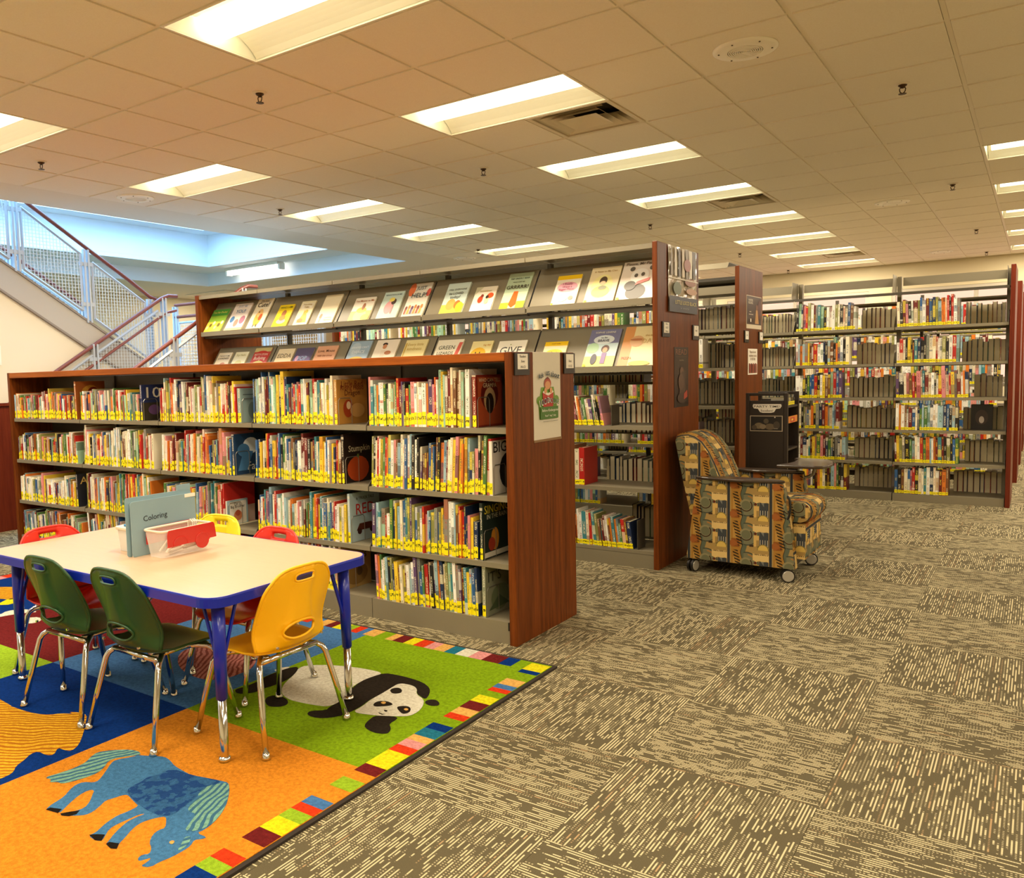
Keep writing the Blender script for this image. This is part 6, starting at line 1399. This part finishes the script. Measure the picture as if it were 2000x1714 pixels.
for k in range(1, 7): MB().box(-8.16, 4.02+.27*k, .165*(k+1)-.03, -6.885, 4.32+.27*k, .165*(k+1)).build('tread', STRM, lo)

def wire_mesh(x, pts, parent, py=.034, pz=.034, r=.0022):
    """woven wire filling the sloped panel: pts = (y0, top0, bottom0), (y1, top1, bottom1)"""
    (y0, t0, b0), (y1, t1, b1) = pts; mb = MB(); n = max(2, int((y1-y0)/py))
    top = lambda y: t0+(t1-t0)*(y-y0)/(y1-y0); bot = lambda y: b0+(b1-b0)*(y-y0)/(y1-y0)
    for i in range(1, n): y = y0+(y1-y0)*i/n; mb.box(x-r, y-r, bot(y), x+r, y+r, top(y))
    z = min(b0, b1)+pz
    while z < max(t0, t1):
        ys = []
        for i in range(121):
            y = y0+(y1-y0)*i/120
            if bot(y) < z < top(y): ys.append(y)
        if len(ys) > 2: mb.box(x-r*.6, ys[0], z-r, x+r*1.4, ys[-1], z+r)
        z += pz
    return tag(mb.build('wire_mesh', MESHM, parent), kind='stuff')
def infill(x, pts, parent, r=.016):
    (y0, t0, b0), (y1, t1, b1) = pts
    f = MB()
    for a, b in (((y0, t0), (y1, t1)), ((y1, t1), (y1, b1)), ((y1, b1), (y0, b0)), ((y0, b0), (y0, t0))):
        f.tube([(x, a[0], a[1]), (x, b[0], b[1])], r, 4)
    o = f.build('mesh_frame', RAIL, parent); wire_mesh(x, pts, o); return o
def rail_set(name_label, x, panels, posts, hand, hr=.021, bars=()):
    t = thing('stair_railing', name_label, 'railing', (x, 5.0, 1.5), 0, 'stair railings')
    MB().tube([(x, y, z) for y, z in hand], hr, 10).build('handrail', HAND, t, smooth=True)
    for y, z0, z1 in posts:
        for dy in (-.022, .022): MB().box(x-.02, y+dy-.010, z0, x+.02, y+dy+.010, z1).build('post', RAIL, t)
        for z in (z0+(z1-z0)*.25, z0+(z1-z0)*.8): MB().box(x-.012, y-.075, z-.02, x+.012, y+.075, z+.02).build('post_bracket', RAIL, t)
    for p in panels: infill(x, p, t)
    for b in bars: MB().tube([(x, y, z) for y, z in b], .016, 8).build('lower_rail', HAND, t)
    return t
up_hand = [(1.2, 3.188+.632*(4.382-1.2)), (4.382, 3.188), (5.056, 2.769), (5.55, 2.467), (5.80, 2.300), (5.90, 2.268)]
rail_set('upper stair railing with dark red handrail and wire mesh panels, against the blue atrium', -8.25,
    [((3.62, 3.567, 2.961), (4.23, 3.182, 2.575)), ((4.372, 3.096, 2.488), (4.982, 2.704, 2.105)), ((5.115, 2.619, 2.020), (5.735, 2.230, 1.610))],
    [(3.56, 2.90, 3.70), (4.305, 2.46, 3.22), (5.045, 1.98, 2.75), (5.80, 1.36, 2.27)], up_hand)
rail_set('inner railing on the far side of the upper flight, seen through the mesh', -9.62,
    [((4.0, 3.34, 2.74), (4.9, 2.77, 2.17)), ((5.0, 2.70, 2.1), (5.75, 2.23, 1.63))], [(4.95, 2.04, 2.82), (5.80, 1.36, 2.27)], [(1.2, 5.19), (4.382, 3.20), (5.80, 2.30)])
lowh = [(4.10, 1.144), (4.657, 1.491), (5.926, 2.282), (6.02, 2.318), (6.14, 2.318)]
lob = [(4.10, .949), (5.006, 1.513), (5.98, 2.12), (6.12, 2.155)]
rail_set('lower stair railing rising behind the low bookcase\'s back, wall side', -8.20, [((4.35, 1.20, .62), (5.03, 1.63, 1.04)), ((5.09, 1.66, 1.08), (5.87, 2.14, 1.56))],
    [(4.30, .45, 1.28), (5.06, .95, 1.75), (5.95, 1.36, 2.29)], lowh, bars=[lob])
rail_set('lower stair railing nearest the tall bookcase', -6.83, [((4.35, 1.20, .62), (5.03, 1.63, 1.04)), ((5.09, 1.66, 1.08), (5.87, 2.14, 1.56))],
    [(4.30, .45, 1.28), (5.06, .95, 1.75), (5.95, 1.36, 2.29)], lowh)
# railing round the landing
t = thing('landing_railing', 'level landing railing with mesh panels between the stair and the tall bookcase', 'railing', (-8.2, 7.15, 1.36))
for z in (2.36, 2.20): MB().tube([(-9.6, 7.15, z), (-6.83, 7.15, z)], .02, 8).build('handrail' if z > 2.3 else 'lower_rail', HAND, t)
for x in (-9.6, -8.7, -7.8, -6.86):
    for d in (-.03, .03): MB().box(x+d-.012, 7.13, 1.36, x+d+.012, 7.17, 2.34).build('post', RAIL, t)
for x0, x1 in ((-9.53, -8.77), (-8.63, -7.87), (-7.73, -6.93)):
    f = MB()
    for a, b in (((x0, 1.45), (x1, 1.45)), ((x1, 1.45), (x1, 2.12)), ((x1, 2.12), (x0, 2.12)), ((x0, 2.12), (x0, 1.45))): f.tube([(a[0], 7.15, a[1]), (b[0], 7.15, b[1])], .015, 4)
    o = f.build('mesh_frame', RAIL, t); mb = MB()
    k = x0+.04
    while k < x1: mb.box(k-.0022, 7.148, 1.45, k+.0022, 7.152, 2.12); k += .04
    k = 1.49
    while k < 2.12: mb.box(x0, 7.1485, k-.0022, x1, 7.1525, k+.0022); k += .04
    tag(mb.build('wire_mesh', MESHM, o), kind='stuff')
